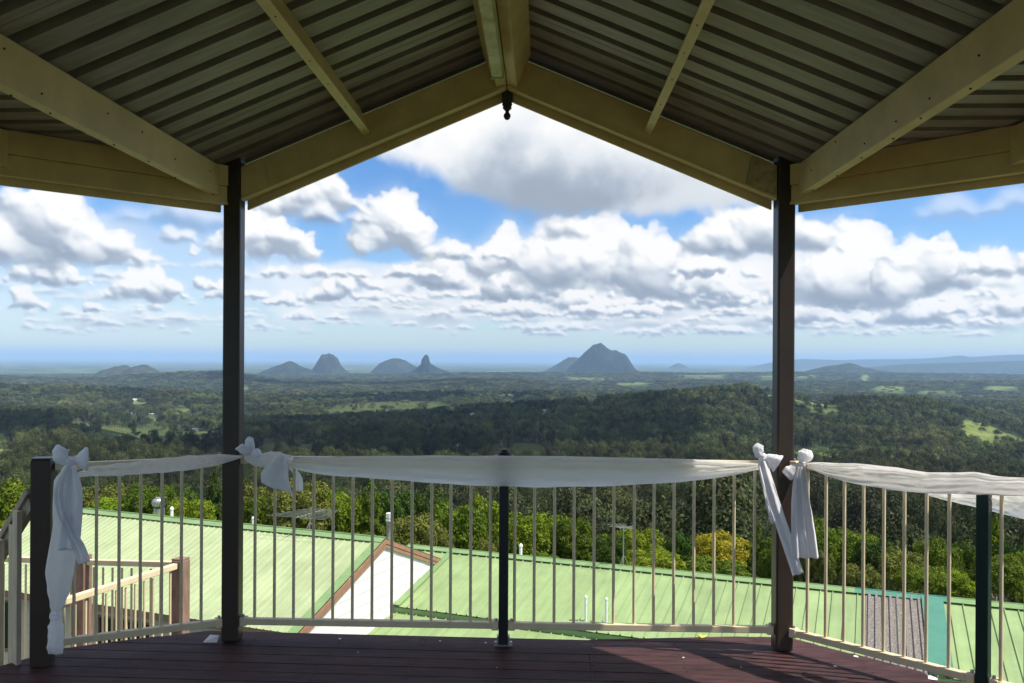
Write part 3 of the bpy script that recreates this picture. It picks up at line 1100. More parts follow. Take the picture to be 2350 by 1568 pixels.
def sheet(parent, name, m, top_fn, k0, nrib, pitch, rw, rh, rt, thick=0.004, up=Vector((0, 0, 1)), mat_top=None):
    """top_fn(t, end) gives the point at lateral position t, at the upper (0) or lower (1) end"""
    prof = []
    for i in range(nrib):
        a = (k0 + i) * pitch
        c = a + pitch / 2
        prof += [(a if i == 0 else None, 0), (c - rw / 2, 0), (c - rt / 2, rh), (c + rt / 2, rh), (c + rw / 2, 0)]
    prof = [p for p in prof if p[0] is not None]
    prof.append(((k0 + nrib) * pitch + 0.006, 0))
    b = MB()
    lo, hi = [], []
    for e_ in (0, 1):
        lo.append([top_fn(t, e_) + up * h for t, h in prof])
        hi.append([top_fn(t, e_) + up * (h + thick) for t, h in prof])
    b.grid(lo)
    b.grid([hi[1], hi[0]])
    b.grid([hi[0], lo[0]])
    b.grid([lo[1], hi[1]])
    b.quad(lo[0][0], lo[1][0], hi[1][0], hi[0][0])
    b.quad(lo[0][-1], hi[0][-1], hi[1][-1], lo[1][-1])
    return b.build(name, m, parent)


CP = 1 / math.sqrt(1 + TANP ** 2)
for s in (-1, 1):
    nrm = Vector((s * TANP * CP, 0, CP))
    up = _ex * nrm.x + Vector((0, 0, nrm.z))
    k = 0
    y0 = 0.14
    for q in range(11):
        n_r = 4
        lift = 0.0015 * (q % 2)
        def fn(t, e_, s=s, y0=y0, lift=lift):
            x = 0.004 if e_ == 0 else 1.60
            return G(s * x, y0 - t, ZE + (XE - x) * TANP + lift)
        sheet(gz, 'roof_sheet', M['sheet'], fn, k, n_r, PIT, RW, RH, RT, up=up)
        k += n_r
# flat skirts on either side
for s in (-1, 1):
    k = 0
    y0 = 0.05
    for q in range(9):
        lift = 0.0015 * (q % 2)
        def fn(t, e_, s=s, y0=y0, lift=lift):
            x = 1.585 if e_ == 0 else max(1.62, octx(y0 - t))
            return G(s * x, y0 - t, 2.548 + lift)
        sheet(gz, 'roof_sheet', M['sheet'], fn, k, 4, PIT, RW, RH, RT)
        k += 4
# rake beams of the front gable, and a barge board outside
for s in (-1, 1):
    b = MB()
    zf = lambda x: 2.365 + (1.43 - x) * TANP
    pa, pb = G(s * (PX - 0.045), 0.0, zf(PX - 0.045)), G(s * 0.003, 0.0, zf(0.003))
    hgt, w = 0.180, 0.055
    yv = _ey * (w / 2)
    zv = Vector((0, 0, hgt))
    if s < 0:
        b.hexa([pa - yv, pb - yv, pb + yv, pa + yv, pa - yv + zv, pb - yv + zv, pb + yv + zv, pa + yv + zv])
    else:
        b.hexa([pb - yv, pa - yv, pa + yv, pb + yv, pb - yv + zv, pa - yv + zv, pa + yv + zv, pb + yv + zv])
    b.build('rake_beam', M['beam'], gz, bevel=0.003)
    b = MB()
    pa, pb = G(s * (PX - 0.05), 0.072, zf(PX - 0.05) - 0.038), G(s * 0.003, 0.072, zf(0.003) - 0.038)
    hgt, w = 0.25, 0.02
    yv, zv = _ey * (w / 2), Vector((0, 0, hgt))
    q = [pa, pb] if s < 0 else [pb, pa]
    b.hexa([q[0] - yv, q[1] - yv, q[1] + yv, q[0] + yv, q[0] - yv + zv, q[1] - yv + zv, q[1] + yv + zv, q[0] + yv + zv])
    b.build('barge_board', M['beam'], gz)
    # lip along the bottom of the rake beam
    b = MB()
    p0, p1 = G(s * (PX - 0.05), -0.034, zf(PX - 0.05) + 0.006), G(s * 0.01, -0.034, zf(0.01) + 0.006)
    b.beam(p0, p1, 0.012, 0.012)
    b.build('beam_lip', M['beam'], gz)
    # gusset plate with bolts at the post
    b = MB()
    x0, x1 = PX - 0.048, PX - 0.048 - (0.16 if s > 0 else 0.15)
    pts = [G(s * x0, -0.030, zf(x0) + 0.02), G(s * x1, -0.030, zf(x1) + 0.012), G(s * (x1 + 0.03), -0.030, zf(x1 + 0.03) + 0.172), G(s * x0, -0.030, zf(x0) + 0.168)]
    bk = [p - _ey * 0.006 for p in pts]
    b.hexa([pts[0], pts[1], bk[1], bk[0], pts[3], pts[2], bk[2], bk[3]])
    gp = b.build('gusset_plate', M['rust'] if s > 0 else M['beam'], gz, bevel=0.001)
    if s > 0:
        gp['label'] = 'rust stained plate with two bolts'
    for (fx, fz) in ((0.3, 0.12), (0.62, 0.055)):
        c = G(s * (x0 + (x1 - x0) * fx), -0.036, zf(x0 + (x1 - x0) * fx) + fz)
        b = MB()
        b.tube(c, c - _ey * 0.010, 0.011, 0.010, 6)
        b.build('bolt', M['rust'] if s > 0 else M['beam'], gp)
    for (xx, fz) in ((0.20, 0.05), (0.26, 0.125)):
        c = G(s * xx, -0.0275, zf(xx) + fz)
        b = MB()
        b.tube(c, c - _ey * 0.008, 0.012, 0.011, 6)
        b.build('bolt', M['beam'], gz)
# ridge beams and purlins stand square to the slope
for s in (-1, 1):
    nn = (_ex * (s * TANP * CP) + Vector((0, 0, CP)))
    tt = _ex * (s * CP) - Vector((0, 0, TANP * CP))
    for (x, nm, w, hh) in ((0.105, 'ridge_beam', 0.05, 0.19), (0.80, 'purlin', 0.040, 0.150)):
        top0 = G(s * x, -0.030, ZE + (XE - x) * TANP)
        top1 = G(s * x, -7.4, ZE + (XE - x) * TANP)
        b = MB()
        if nm == 'ridge_beam':
            c0, c1 = top0 - nn * (hh / 2 + .001), top1 - nn * (hh / 2 + .001)
            b.beam(c0 + tt * 0.02, c1 + tt * 0.02, 0.008, hh, up=nn)
            for e_ in (-1, 1):
                b.beam(c0 + nn * (e_ * (hh / 2 - .004)) - tt * 0.008, c1 + nn * (e_ * (hh / 2 - .004)) - tt * 0.008, 0.048, 0.007, up=nn)
            lo = c0 - nn * (hh / 2 - 0.012) - tt * 0.029
            hi = c1 - nn * (hh / 2 - 0.012) - tt * 0.029
            b.beam(lo, hi, 0.006, 0.018, up=nn)
        else:
            b.beam(top0 - nn * (hh / 2 + .001), top1 - nn * (hh / 2 + .001), w, hh, up=nn)
        b.build(nm, M['beam'], gz, bevel=0.002)
# dark ridge cap over the gap
b = MB()
b.hexa([G(-0.16, 0.15, 3.165), G(0.16, 0.15, 3.165), G(0.16, -7.5, 3.165), G(-0.16, -7.5, 3.165), G(-0.16, 0.15, 3.19 + .05), G(0.16, 0.15, 3.24), G(0.16, -7.5, 3.24), G(-0.16, -7.5, 3.24)])
b.build('ridge_cap', M['roof_top'], gz)
for s in (-1, 1):
    b = MB()
    b.beam(G(s * 1.60, 0.16, 2.668), G(s * 1.60, -7.4, 2.668), 0.42, 0.012)
    b.build('flashing', M['roof_top'], gz)  # unseen strip added to stop sun leaking through the skirt joint
# outer eave beams of the skirts
for s in (-1, 1):
    ring = [(s * x, y) for x, y in ((PX, 0), (PX + 1.40, -1.40), (PX + 1.40, -4.6), (PX, -6.0))]
    for i in range(3):
        (xa, ya), (xb, yb) = ring[i], ring[i + 1]
        a, bq = G(xa, ya, 0), G(xb, yb, 0)
        d = (bq - a).normalized()
        outv = d.cross(Vector((0, 0, 1))) * (1 if s < 0 else -1)
        if outv.dot(G(0, -3, 0) - a) > 0:
            outv = -outv
        a2, b2 = a + d * 0.052, bq - d * 0.052
        b = MB(); b.beam(a2 + Vector((0, 0, 2.388)), b2 + Vector((0, 0, 2.388)), 0.05, 0.096); b.build('eave_beam', M['beam'], gz, bevel=0.003)
        b = MB(); b.beam(a2 - outv * 0.03 + Vector((0, 0, 2.344)), b2 - outv * 0.03 + Vector((0, 0, 2.344)), 0.012, 0.012); b.build('beam_lip', M['beam'], gz)
        b = MB(); b.beam(a2 - outv * 0.012 + Vector((0, 0, 2.492)), b2 - outv * 0.012 + Vector((0, 0, 2.492)), 0.05, 0.108); b.build('eave_purlin', M['beam'], gz, bevel=0.003)
        b = MB(); b.beam(a2 + outv * 0.06 + Vector((0, 0, 2.44)), b2 + outv * 0.06 + Vector((0, 0, 2.44)), 0.018, 0.265); b.build('fascia_board', M['beam'], gz)
    b = MB()
    b.beam(G(s * 2.24, -0.80, 2.455), G(s * 2.24, -5.2, 2.455), 0.05, 0.165)
    b.build('skirt_purlin', M['beam'], gz, bevel=0.003)
# nail heads along the beams
nail = unit('nail', M['screw'], lambda b: b.tube((0, 0, -0.003), (0, 0, 0.003), 0.0038, n=6))
rn_ = random.Random(12)
for s in (-1, 1):
    for k in range(9):
        y = -0.12 - 0.36 * k + rn_.uniform(-.1, .1)
        link('nail', nail, gz, G(s * 1.541 + rn_.uniform(-.015, .015), y, 2.381) - wloc(gz))
        c = G(s * (0.80 - 0.15 * TANP * CP), y, ZE + (XE - .80) * TANP - 0.15 * CP)
        link('nail', nail, gz, c - wloc(gz))
        if k < 6:
            o = link('nail', nail, gz, G(s * 1.515, y - .1, 2.40 + rn_.uniform(0, .12)) - wloc(gz))
            o.rotation_euler = (0, R(90), 0)
# finial
b = MB()
b.lathe(G(0, 0.045, 2.812), [(0.004, 0), (0.013, 0.005), (0.0195, 0.018), (0.0185, 0.029), (0.010, 0.041), (0.010, 0.047), (0.020, 0.057), (0.026, 0.065), (0.022, 0.071), (0.028, 0.082), (0.025, 0.093), (0.030, 0.098), (0.030, 0.20)])
fo = b.build('finial', M['finial'], gz, smooth=True)
fo['label'] = 'dark turned pendant hanging at the gable peak'
# back gable closing boards: nothing seen of them

# ceiling light
lt = thing('ceiling_light', 'grimy batten light fixed under the ridge beams', 'ceiling light', G(-0.02, -1.2, 2.93))
b = MB(); b.beam(G(-0.028, -0.46, 2.930), G(-0.028, -1.75, 2.930), 0.060, 0.036); b.build('housing', M['lamp_box'], lt, bevel=0.003)
b = MB(); b.beam(G(-0.028, -0.475, 2.892), G(-0.028, -1.735, 2.892), 0.054, 0.036); b.build('diffuser', M['diffuser'], lt, bevel=0.008)
for yy in (-0.452, -1.758):
    b = MB(); b.beam(G(-0.028, yy, 2.908), G(-0.028, yy - 0.014, 2.908), 0.064, 0.074); b.build('end_cap', M['lamp_box'], lt, bevel=0.003)
b = MB()
b.tube(G(-0.012, -0.44, 2.95), G(-0.012, -0.15, 2.958), 0.006)
b.tube(G(-0.012, -0.15, 2.958), G(-0.004, -0.06, 2.975), 0.006)
b.build('conduit', M['lamp_box'], lt)

# ------------------------------------------------------------------ deck
dk = bpy.data.objects.new('deck', None)
C.objects.link(dk)
dk.location = G(0, -3, 0)
tag(dk, 'dark oxblood painted timber deck', 'deck', kind='structure')
bang = R(1.4)
bx_ = Vector((math.cos(bang) * _ex.x + math.sin(bang) * _ex.y * 0 , 0, 0))
bd = Matrix.Rotation(-bang, 3, 'Z') @ _ex      # board direction
bn = Vector((-bd.y, bd.x, 0))                  # across boards, away from the camera
OFF = 0.21
deck_poly = []
dpl = [(-PX - 0.09, OFF), (PX + 0.09, OFF), (PX + 1.40 + OFF, -1.40 + 0.09), (PX + 1.40 + OFF, -4.7), (PX, -6.2), (-PX, -6.2), (-PX - 1.9, -4.7), (-2.62, -0.72), (-2.30, -0.17)]
dworld = [G(x, y, 0) for x, y in dpl]


def clip_line(o, d):
    """parameter interval of line o + t d inside the deck outline"""
    ts = []
    n = len(dworld)
    for i in range(n):
        p, q = dworld[i], dworld[(i + 1) % n]
        ev = q - p
        den = d.x * ev.y - d.y * ev.x
        if abs(den) < 1e-9:
            continue
        w = p - o
        t = (w.x * ev.y - w.y * ev.x) / den
        u = (w.x * d.y - w.y * d.x) / den
        if 0 <= u <= 1:
            ts.append(t)
    return (min(ts), max(ts)) if len(ts) >= 2 else None


dorg = G(0, 0, 0)
BWD, BGAP = 0.1195, 0.0025
screws = MB()
stains = MB()
rk = random.Random(3)
j = 0
for k in range(3, -53, -1):
    c0, c1 = k * (BWD + BGAP), k * (BWD + BGAP) + BWD
    ia = clip_line(dorg + bn * c0, bd)
    ib = clip_line(dorg + bn * c1, bd)
    if ia is None and ib is None:
        continue
    if ib is None:
        t_top = None
        for tt in np.linspace(c1, c0, 24):
            ib = clip_line(dorg + bn * float(tt), bd)
            if ib is not None:
                c1 = float(tt)
                break
    if ia is None or ib is None:
        continue
    dz = rk.uniform(-0.0015, 0.0015)
    # boards are cut square into lengths
    tmin, tmax = min(ia[0], ib[0]), max(ia[1], ib[1])
    cuts = [-9, rk.choice((-1.35, -0.45, 0.45)), rk.choice((1.35, 2.1, 9)), 9]
    cuts = sorted(set(cuts))
    for a, b_ in zip(cuts[:-1], cuts[1:]):
        l0, l1 = max(ia[0], a + 0.001), min(ia[1], b_ - 0.001)
        u0, u1 = max(ib[0], a + 0.001), min(ib[1], b_ - 0.001)
        if l1 - l0 < 0.05 or u1 - u0 < 0.05:
            continue
        mb = MB()
        P0, P1 = dorg + bn * c0 + bd * l0, dorg + bn * c0 + bd * l1
        Q0, Q1 = dorg + bn * c1 + bd * u0, dorg + bn * c1 + bd * u1
        zt, zb = Vector((0, 0, dz)), Vector((0, 0, dz - 0.028))
        rn = 0.0028
        # rounded arris: chamfer strip on both long edges
        def up_(p, q, f):
            return p + (q - p) * f
        f = rn / BWD
        ring0 = [P0 + zb, P0 + zt - Vector((0, 0, rn)), up_(P0, Q0, f) + zt, up_(P0, Q0, 1 - f) + zt, Q0 + zt - Vector((0, 0, rn)), Q0 + zb]
        ring1 = [P1 + zb, P1 + zt - Vector((0, 0, rn)), up_(P1, Q1, f) + zt, up_(P1, Q1, 1 - f) + zt, Q1 + zt - Vector((0, 0, rn)), Q1 + zb]
        mb.grid([ring1, ring0], closed=True)
        mb.poly(ring0)
        mb.poly(list(reversed(ring1)))
        mb.build('plank', M['deck'], dk)
    for js in range(-6, 7):
        t = js * 0.45 + 0.02
        if not (ia[0] + 0.03 < t < ia[1] - 0.03 and ib[0] + 0.03 < t < ib[1] - 0.03):
            continue
        for fr in (0.26, 0.74):
            c = dorg + bn * (c0 + BWD * fr) + bd * (t + rk.uniform(-.008, .008)) + Vector((0, 0, dz - 0.001))
            screws.tube(c, c + Vector((0, 0, 0.0035)), 0.0048, 0.004, 6)
so = screws.build('screw_heads', M['screw'], dk)
so['kind'] = 'stuff'
# joists and fascia below the boards
for x in np.arange(-2.4, 2.7, 0.45):
    b = MB()
    yl = min(0.12, 0.12 + (PX + .1 - abs(x)) if abs(x) > PX + .1 else 0.12)
    b.beam(G(x, yl - 0.05, -0.10), G(x, -5.2, -0.10), 0.045, 0.13)
    b.build('joist', M['timber'], dk)
# pale droppings and petals on the boards
dm = mat('pale_dropping', (0.62, 0.60, 0.56), 0.8)
for (px, py, w) in ((780, 1465, 4), (1010, 1470, 3), (822, 1496, 2), (1115, 1474, 3), (1140, 1531, 1.5), (1965, 1506, 7), (1917, 1528, 5), (2140, 1555, 13), (1340, 1462, 5), (1568, 1508, 3), (1700, 1530, 2)):
    p = at_z(px, py, 0.004)
    b = MB()
    r_ = w / 2000 * p.y
    pts = []
    for q in range(9):
        t = q / 9 * 6.283
        rr = r_ * rk.uniform(0.6, 1.15)
        pts.append(p + Vector((math.cos(t) * rr, math.sin(t) * rr * 1.2, 0)))
    b.poly(pts)
    low = [q - Vector((0, 0, 0.0022)) for q in pts]
    b.grid([low, pts], closed=True)
    b.build('paint_spot', dm, dk)

# ------------------------------------------------------------------ railings
bal_me = unit('baluster', M['rail'], lambda b: b.tube((0, 0, 0), (0, 0, 0.862), 0.0083, n=10, cap=False), smooth=True)


def railing(label, a, b2, cols, zt=0.995, zb=0.122, brackets=(True, True)):
    """a, b2: end points on the deck; cols: photograph columns of the balusters"""
    a, b2 = Vector(a), Vector(b2)
    d = (b2 - a).normalized()
    nrm = Vector((d.y, -d.x, 0))
    t = thing('railing', label, 'railing', (a + b2) / 2, 'cream railings round the deck')
    mb = MB(); mb.beam(a + Vector((0, 0, zt - 0.0175)), b2 + Vector((0, 0, zt - 0.0175)), 0.036, 0.035); mb.build('top_rail', M['rail'], t, bevel=0.004)
    mb = MB(); mb.beam(a + Vector((0, 0, zb - 0.0175)), b2 + Vector((0, 0, zb - 0.0175)), 0.036, 0.035); mb.build('bottom_rail', M['rail'], t, bevel=0.004)
    for c in cols:
        q = at_plane(c[0], c[1], a, nrm) if isinstance(c, tuple) else at_plane(c, 1300, a, nrm)
        o = link('baluster', bal_me, t, Vector((q.x, q.y, zb - 0.005)) - wloc(t))
    for (e_, s, on) in ((a, 1, brackets[0]), (b2, -1, brackets[1])):
        if not on:
            continue
        for z in (zb - 0.0175, zt - 0.0175):
            mb = MB()
            c = e_ + Vector((0, 0, z))
            mb.beam(c - d * (s * 0.004), c + d * (s * 0.032), 0.048, 0.047)
            k = mb.build('bracket', M['rail'], t, bevel=0.004)
            mb = MB()
            q = c + d * (s * 0.012) + Vector((0, 0, 0.024))
            mb.tube(q, q + Vector((0, 0, 0.012)), 0.009, 0.007, 6)
            mb.build('bolt', M['steel'], k)
    return t


LPt, RPt = G(-PX, 0, 0), G(PX, 0, 0)
fx = lambda x: G(x, 0.0, 0)
mid = at_plane(1155, 1470, G(0, 0, 0), _ey)
mx_ = (mid - GO).dot(_ex)
railing('left half of the front railing, between left tall post and black centre post', fx(-PX + 0.05), fx(mx_ - 0.030),
        [585, 630, 674, 719, 764, 809, 854, 899, 945, 990, 1034, 1080, 1125])
railing('right half of the front railing, between black centre post and right tall post', fx(mx_ + 0.030), fx(PX - 0.05),
        [1181, 1226, 1272, 1317, 1363, 1408, 1455, 1500, 1546, 1592, 1638, 1684, 1731])
rd = (_ex * 1 - _ey).normalized()
RM = G(PX, 0, 0) + rd * 0.985
railing('sunlit railing from right tall post to dark green post', RPt + rd * 0.055, RM - rd * 0.034,
        [1853, 1895, 1937, 1981, 2028, 2075, 2126, 2178])
R2 = G(PX, 0, 0) + rd * 1.93
railing('short piece of railing right of the dark green post', RM + rd * 0.034, R2, [2298, 2355, 2420, 2500, 2600, 2710], brackets=(True, False))
NW = at_z(97, 1526, 0.0)
NW = Vector((NW.x, NW.y, 0))
ld = (NW - LPt).normalized()
railing('left railing from left tall post down to the newel with the bow', LPt + ld * 0.056, NW - ld * 0.05,
        [(462, 1300), (416, 1300), (371, 1300), (322, 1300), (273, 1300), (221, 1300), (170, 1350)], brackets=(True, False))


def rail_post(label, p, w, h, m, rot, foot=True, cap=None, name='railing_post'):
    t = thing(name, label, 'post', (p.x, p.y, 0))
    up = Matrix.Rotation(rot, 3, 'Z') @ Vector((0, 1, 0))
    mb = MB(); mb.beam(Vector((p.x, p.y, 0.003)), Vector((p.x, p.y, h)), w, w, up=up); mb.build('shaft', m, t, bevel=0.005)
    if cap:
        mb = MB()
        r = w * 0.62
        mb.lathe((p.x, p.y, h), [(r * 1.15, 0), (r * 1.2, 0.006), (r, 0.012), (r * 0.62, 0.026)], 12)
        mb.build('cap', M['dark_post'], t)
    if foot:
        fm = M['steel']
        mb = MB(); mb.beam(Vector((p.x - w * 0.95, p.y, 0.005)), Vector((p.x + w * 0.95, p.y, 0.005)), w * 1.5, 0.006, up=Vector((0, 0, 1))); fo_ = mb.build('foot_plate', fm, t)
        for s in (-1, 1):
            mb = MB(); mb.beam(Vector((p.x + s * (w / 2 + 0.005), p.y, 0.009)), Vector((p.x + s * (w / 2 + 0.005), p.y, 0.05)), 0.008, w * 0.9, up=Vector((0, 1, 0))); mb.build('foot_ear', fm, fo_)
            q = Vector((p.x + s * w * 0.82, p.y - w * 0.3, 0.008))
            mb = MB(); mb.tube(q, q + Vector((0, 0, 0.012)), 0.006, n=6); mb.build('bolt', fm, fo_)
    return t


mid.z = 0
rail_post('slim black post in the middle of the front railing', mid, 0.050, 1.018, M['dark_post'], R(-2), cap=True)
rail_post('dark green square post under the white cloth at right', RM, 0.052, 1.0, M['green_post'], R(43), cap=True)
nw = thing('newel_post', 'thick dark newel post at the stair head, bow beside it', 'post', (NW.x, NW.y, 0))
mb = MB(); mb.beam(NW + Vector((0, 0, 0.003)), NW + Vector((0, 0, 1.018)), 0.092, 0.092, up=Vector((-0.2, 1, 0))); mb.build('shaft', M['post'], nw, bevel=0.006)
mb = MB(); mb.beam(NW + Vector((0, 0, 1.020)), NW + Vector((0, 0, 1.026)), 0.096, 0.096, up=Vector((-0.2, 1, 0))); mb.build('cap', M['post'], nw)


# ------------------------------------------------------------------ cloth
def wr(a, b, c=0.0):
    return mnoise.noise(Vector((a, b, c)))


def swag(label, pts_top, pts_bot, depth_fn, seed, bulge=0.05, fold=0.010, nf=7, name='cloth_swag', m=None, parent=None):
    """pts: (column, row) along the top and bottom edge of the drape; depth_fn(column) gives its distance"""
    n, k = 120, 26
    cs = np.linspace(pts_top[0][0], pts_top[-1][0], n)
    tops = np.interp(cs, [p[0] for p in pts_top], [p[1] for p in pts_top])
    bots = np.interp(cs, [p[0] for p in pts_bot], [p[1] for p in pts_bot])
    # smooth the edges
    ker = np.array([1, 3, 5, 3, 1], float); ker /= ker.sum()
    for _ in range(2):
        tops = np.convolve(np.pad(tops, 2, mode='edge'), ker, 'valid')
        bots = np.convolve(np.pad(bots, 2, mode='edge'), ker, 'valid')
    rows = []
    for i in range(n):
        s = i / (n - 1)
        pin = min(1.0, 4 * s, 4 * (1 - s)) ** 0.7
        ring = []
        hh = abs(bots[i] - tops[i])
        for j in range(-7, k):
            front = j >= 0
            t = (j + 0.5) / k if front else (-j - 0.5) / k
            cx = cs[i]
            row = tops[i] + (bots[i] - tops[i]) * t
            base = depth_fn(cx)
            prof = math.sin(math.pi * min(1, max(0, t)) ** 0.8) ** 0.7
            d = base - (bulge * (0.25 + 0.75 * pin) * prof + 0.012) if front else base + 0.012 + 0.012 * prof
            if front:
                ph = nf * t * (1 + 0.25 * math.sin(3.1 * s + seed)) + 2.2 * math.sin(2.4 * s + seed * 1.7) + 1.2 * wr(s * 5, t * 2, seed)
                d += fold * math.sin(ph * 2.2) * (0.55 + 0.45 * abs(2 * s - 1) ** 1.2) * (0.5 + wr(s * 7, t * 3, seed + 9))
                d += 0.009 * wr(s * 26, t * 7 + s * 9, seed + 3) + 0.010 * wr(s * 9, t * 3 + s * 6, seed + 5)
            row += 1.6 * wr(s * 14, 3 * t, seed + 2) * pin
            ring.append(at(cx, row, d))
        rows.append(ring)
    b = MB()
    b.grid(rows)
    o = b.build(name, m or M['cloth'], parent, smooth=True)
    if parent is None:
        tag(o, label, 'cloth drape', 'white cloth drapes along the railings')
    return o


nF = _ey
fd = lambda c: at_plane(c, 1080, G(0, 0, 0), nF).y - 0.022
nR = Vector((rd.y, -rd.x, 0))
rdp = lambda c: at_plane(c, 1090, G(PX, 0, 0), nR).y - 0.028
nL = Vector((ld.y, -ld.x, 0))
ldp = lambda c: at_plane(c, 1080, LPt, nL).y - 0.022

swag('wide white cloth sagging over the whole front railing',
     [(652, 1049), (700, 1049), (780, 1046), (900, 1044), (1060, 1044), (1155, 1044), (1300, 1045), (1450, 1049), (1600, 1053), (1700, 1060), (1745, 1064)],
     [(652, 1062), (680, 1080), (740, 1090), (860, 1099), (980, 1109), (1100, 1116), (1200, 1119), (1330, 1119), (1450, 1114), (1560, 1107), (1640, 1099), (1700, 1088), (1745, 1076)],
     fd, 1.0, bulge=0.055, fold=0.012)
swag('thin white cloth drawn along the left railing from the newel bow',
     [(172, 1088), (205, 1070), (280, 1062), (360, 1052), (430, 1045), (500, 1041), (556, 1045)],
     [(172, 1096), (205, 1093), (280, 1092), (360, 1086), (430, 1080), (500, 1068), (556, 1050)],
     lambda c: ldp(min(c, 500)) - 0.02, 4.0, bulge=0.035, fold=0.008, nf=4)
swag('white cloth in full sun on the right railing, over the dark green post',
     [(1852, 1062), (1875, 1060), (1920, 1061), (1990, 1064), (2060, 1072), (2130, 1083), (2240, 1082), (2300, 1093), (2380, 1096), (2480, 1105)],
     [(1852, 1072), (1890, 1090), (1940, 1106), (2000, 1118), (2060, 1127), (2130, 1133), (2240, 1136), (2300, 1136), (2380, 1140), (2480, 1160)],
     rdp, 7.0, bulge=0.06, fold=0.020, nf=8)
swag('second white cloth hanging lower behind the dark green post',
     [(2130, 1132), (2180, 1132), (2240, 1134), (2320, 1136), (2420, 1140), (2480, 1150)],
     [(2130, 1137), (2180, 1150), (2240, 1165), (2320, 1185), (2420, 1208), (2480, 1214)],
     lambda c: rdp(c) + 0.085, 9.5, bulge=0.03, fold=0.008, nf=5)


def ribbon(b, path, widths, axis_fn, folds=3, amp=0.006, seed=0.0, n=None, m=13):
    """loft a folded strip along path (world points)"""
    P_ = [Vector(p) for p in path]
    out = []
    N = n or max(24, 6 * len(P_))
    for i in range(N):
        u = i / (N - 1) * (len(P_) - 1)
        k = min(int(u), len(P_) - 2)
        f = u - k
        p0, p1, p2, p3 = P_[max(k - 1, 0)], P_[k], P_[k + 1], P_[min(k + 2, len(P_) - 1)]
        q = 0.5 * ((2 * p1) + (p2 - p0) * f + (2 * p0 - 5 * p1 + 4 * p2 - p3) * f * f + (3 * p1 - p0 - 3 * p2 + p3) * f ** 3)
        w = widths[k] + (widths[min(k + 1, len(widths) - 1)] - widths[k]) * f
        ax = axis_fn(u / (len(P_) - 1)).normalized()
        d = (p2 - p1).normalized()
        nr = d.cross(ax).normalized()
        row = []
        for j in range(m):
            t = j / (m - 1) - 0.5
            a = amp * math.sin(t * folds * 6.283 + seed + 1.5 * wr(i / N * 3, t, seed)) * min(1.0, w / 0.04)
            a += 0.004 * wr(i / N * 9, t * 4, seed + 4)
            row.append(q + ax * (t * w) + nr * a)
        out.append(row)
    b.grid(out)


def loft(b, secs, seed, m=28, folds=5, amp=0.10):
    """closed folded tube: (centre, half width, half depth)"""
    rows = []
    N = 70
    S_ = [(Vector(c), w, d) for c, w, d in secs]
    for i in range(N):
        u = i / (N - 1) * (len(S_) - 1)
        k = min(int(u), len(S_) - 2)
        f = u - k
        g = f * f * (3 - 2 * f)
        c = S_[k][0].lerp(S_[k + 1][0], f)
        w = S_[k][1] + (S_[k + 1][1] - S_[k][1]) * g
        d = S_[k][2] + (S_[k + 1][2] - S_[k][2]) * g
        row = []
        for j in range(m):
            t = 6.283 * j / m
            kf = 1 + amp * math.sin(folds * t + seed + 2 * wr(i / N * 2.2, 0, seed)) + 0.12 * wr(math.cos(t) * 1.5 + seed, math.sin(t) * 1.5, i / N * 6)
            row.append(c + Vector((math.cos(t) * w * kf, math.sin(t) * d * kf, 0.004 * wr(i / N * 8, t, seed))))
        rows.append(row)
    b.grid(rows, closed=True)


def puff(parent, q, path, hw, seed, fat=0.55):
    """a puffed loop of the bow: photograph path and half widths, given depth by q"""
    rows = []
    N, m = 34, 26
    for i in range(N):
        u = i / (N - 1) * (len(path) - 1)
        k = min(int(u), len(path) - 2)
        f = u - k
        x = path[k][0] + (path[k + 1][0] - path[k][0]) * f
        y = path[k][1] + (path[k + 1][1] - path[k][1]) * f
        tx, ty = path[k + 1][0] - path[k][0], path[k + 1][1] - path[k][1]
        if k > 0 and f < 0.5:
            g = 0.5 - f
            tx = tx * (1 - g) + (path[k][0] - path[k - 1][0]) * g
            ty = ty * (1 - g) + (path[k][1] - path[k - 1][1]) * g
        ln = math.hypot(tx, ty)
        nx_, ny_ = -ty / ln, tx / ln
        w = hw[k] + (hw[k + 1] - hw[k]) * (f * f * (3 - 2 * f))
        if i == N - 1:
            w *= 0.75
        row = []
        for j in range(m):
            t = 6.283 * j / m
            kk = 1 + 0.10 * math.sin(3 * t + seed) * (0.4 + u / len(path)) + 0.11 * math.sin(9 * t + 2 * seed + 1.5 * u) + 0.16 * wr(math.cos(t) + seed, math.sin(t), u * 1.2)
            c, sn = math.cos(t) * w * kk, math.sin(t) * w * kk * fat / 430.0
            row.append(q(x + nx_ * c + 0.8 * wr(u * 2, t, seed), y + ny_ * c, -0.012 + sn))
        rows.append(row)
    b = MB()
    b.grid(rows, closed=True)
    b.poly(list(rows[-1]))
    return b.build('loop', M['satin'], parent, smooth=True)


def knot(parent, c, r, seed):
    b = MB()
    loft(b, [(Vector(c) + Vector((0, 0, -r)), r * 0.55, r * 0.55), (Vector(c) + Vector((0, 0, -r * .4)), r, r * 0.9), (Vector(c) + Vector((0, 0, r * .4)), r * 0.95, r * 0.9), (Vector(c) + Vector((0, 0, r)), r * 0.5, r * 0.5)], seed, folds=4, amp=0.12)
    return b.build('knot', M['satin'], parent, smooth=True)


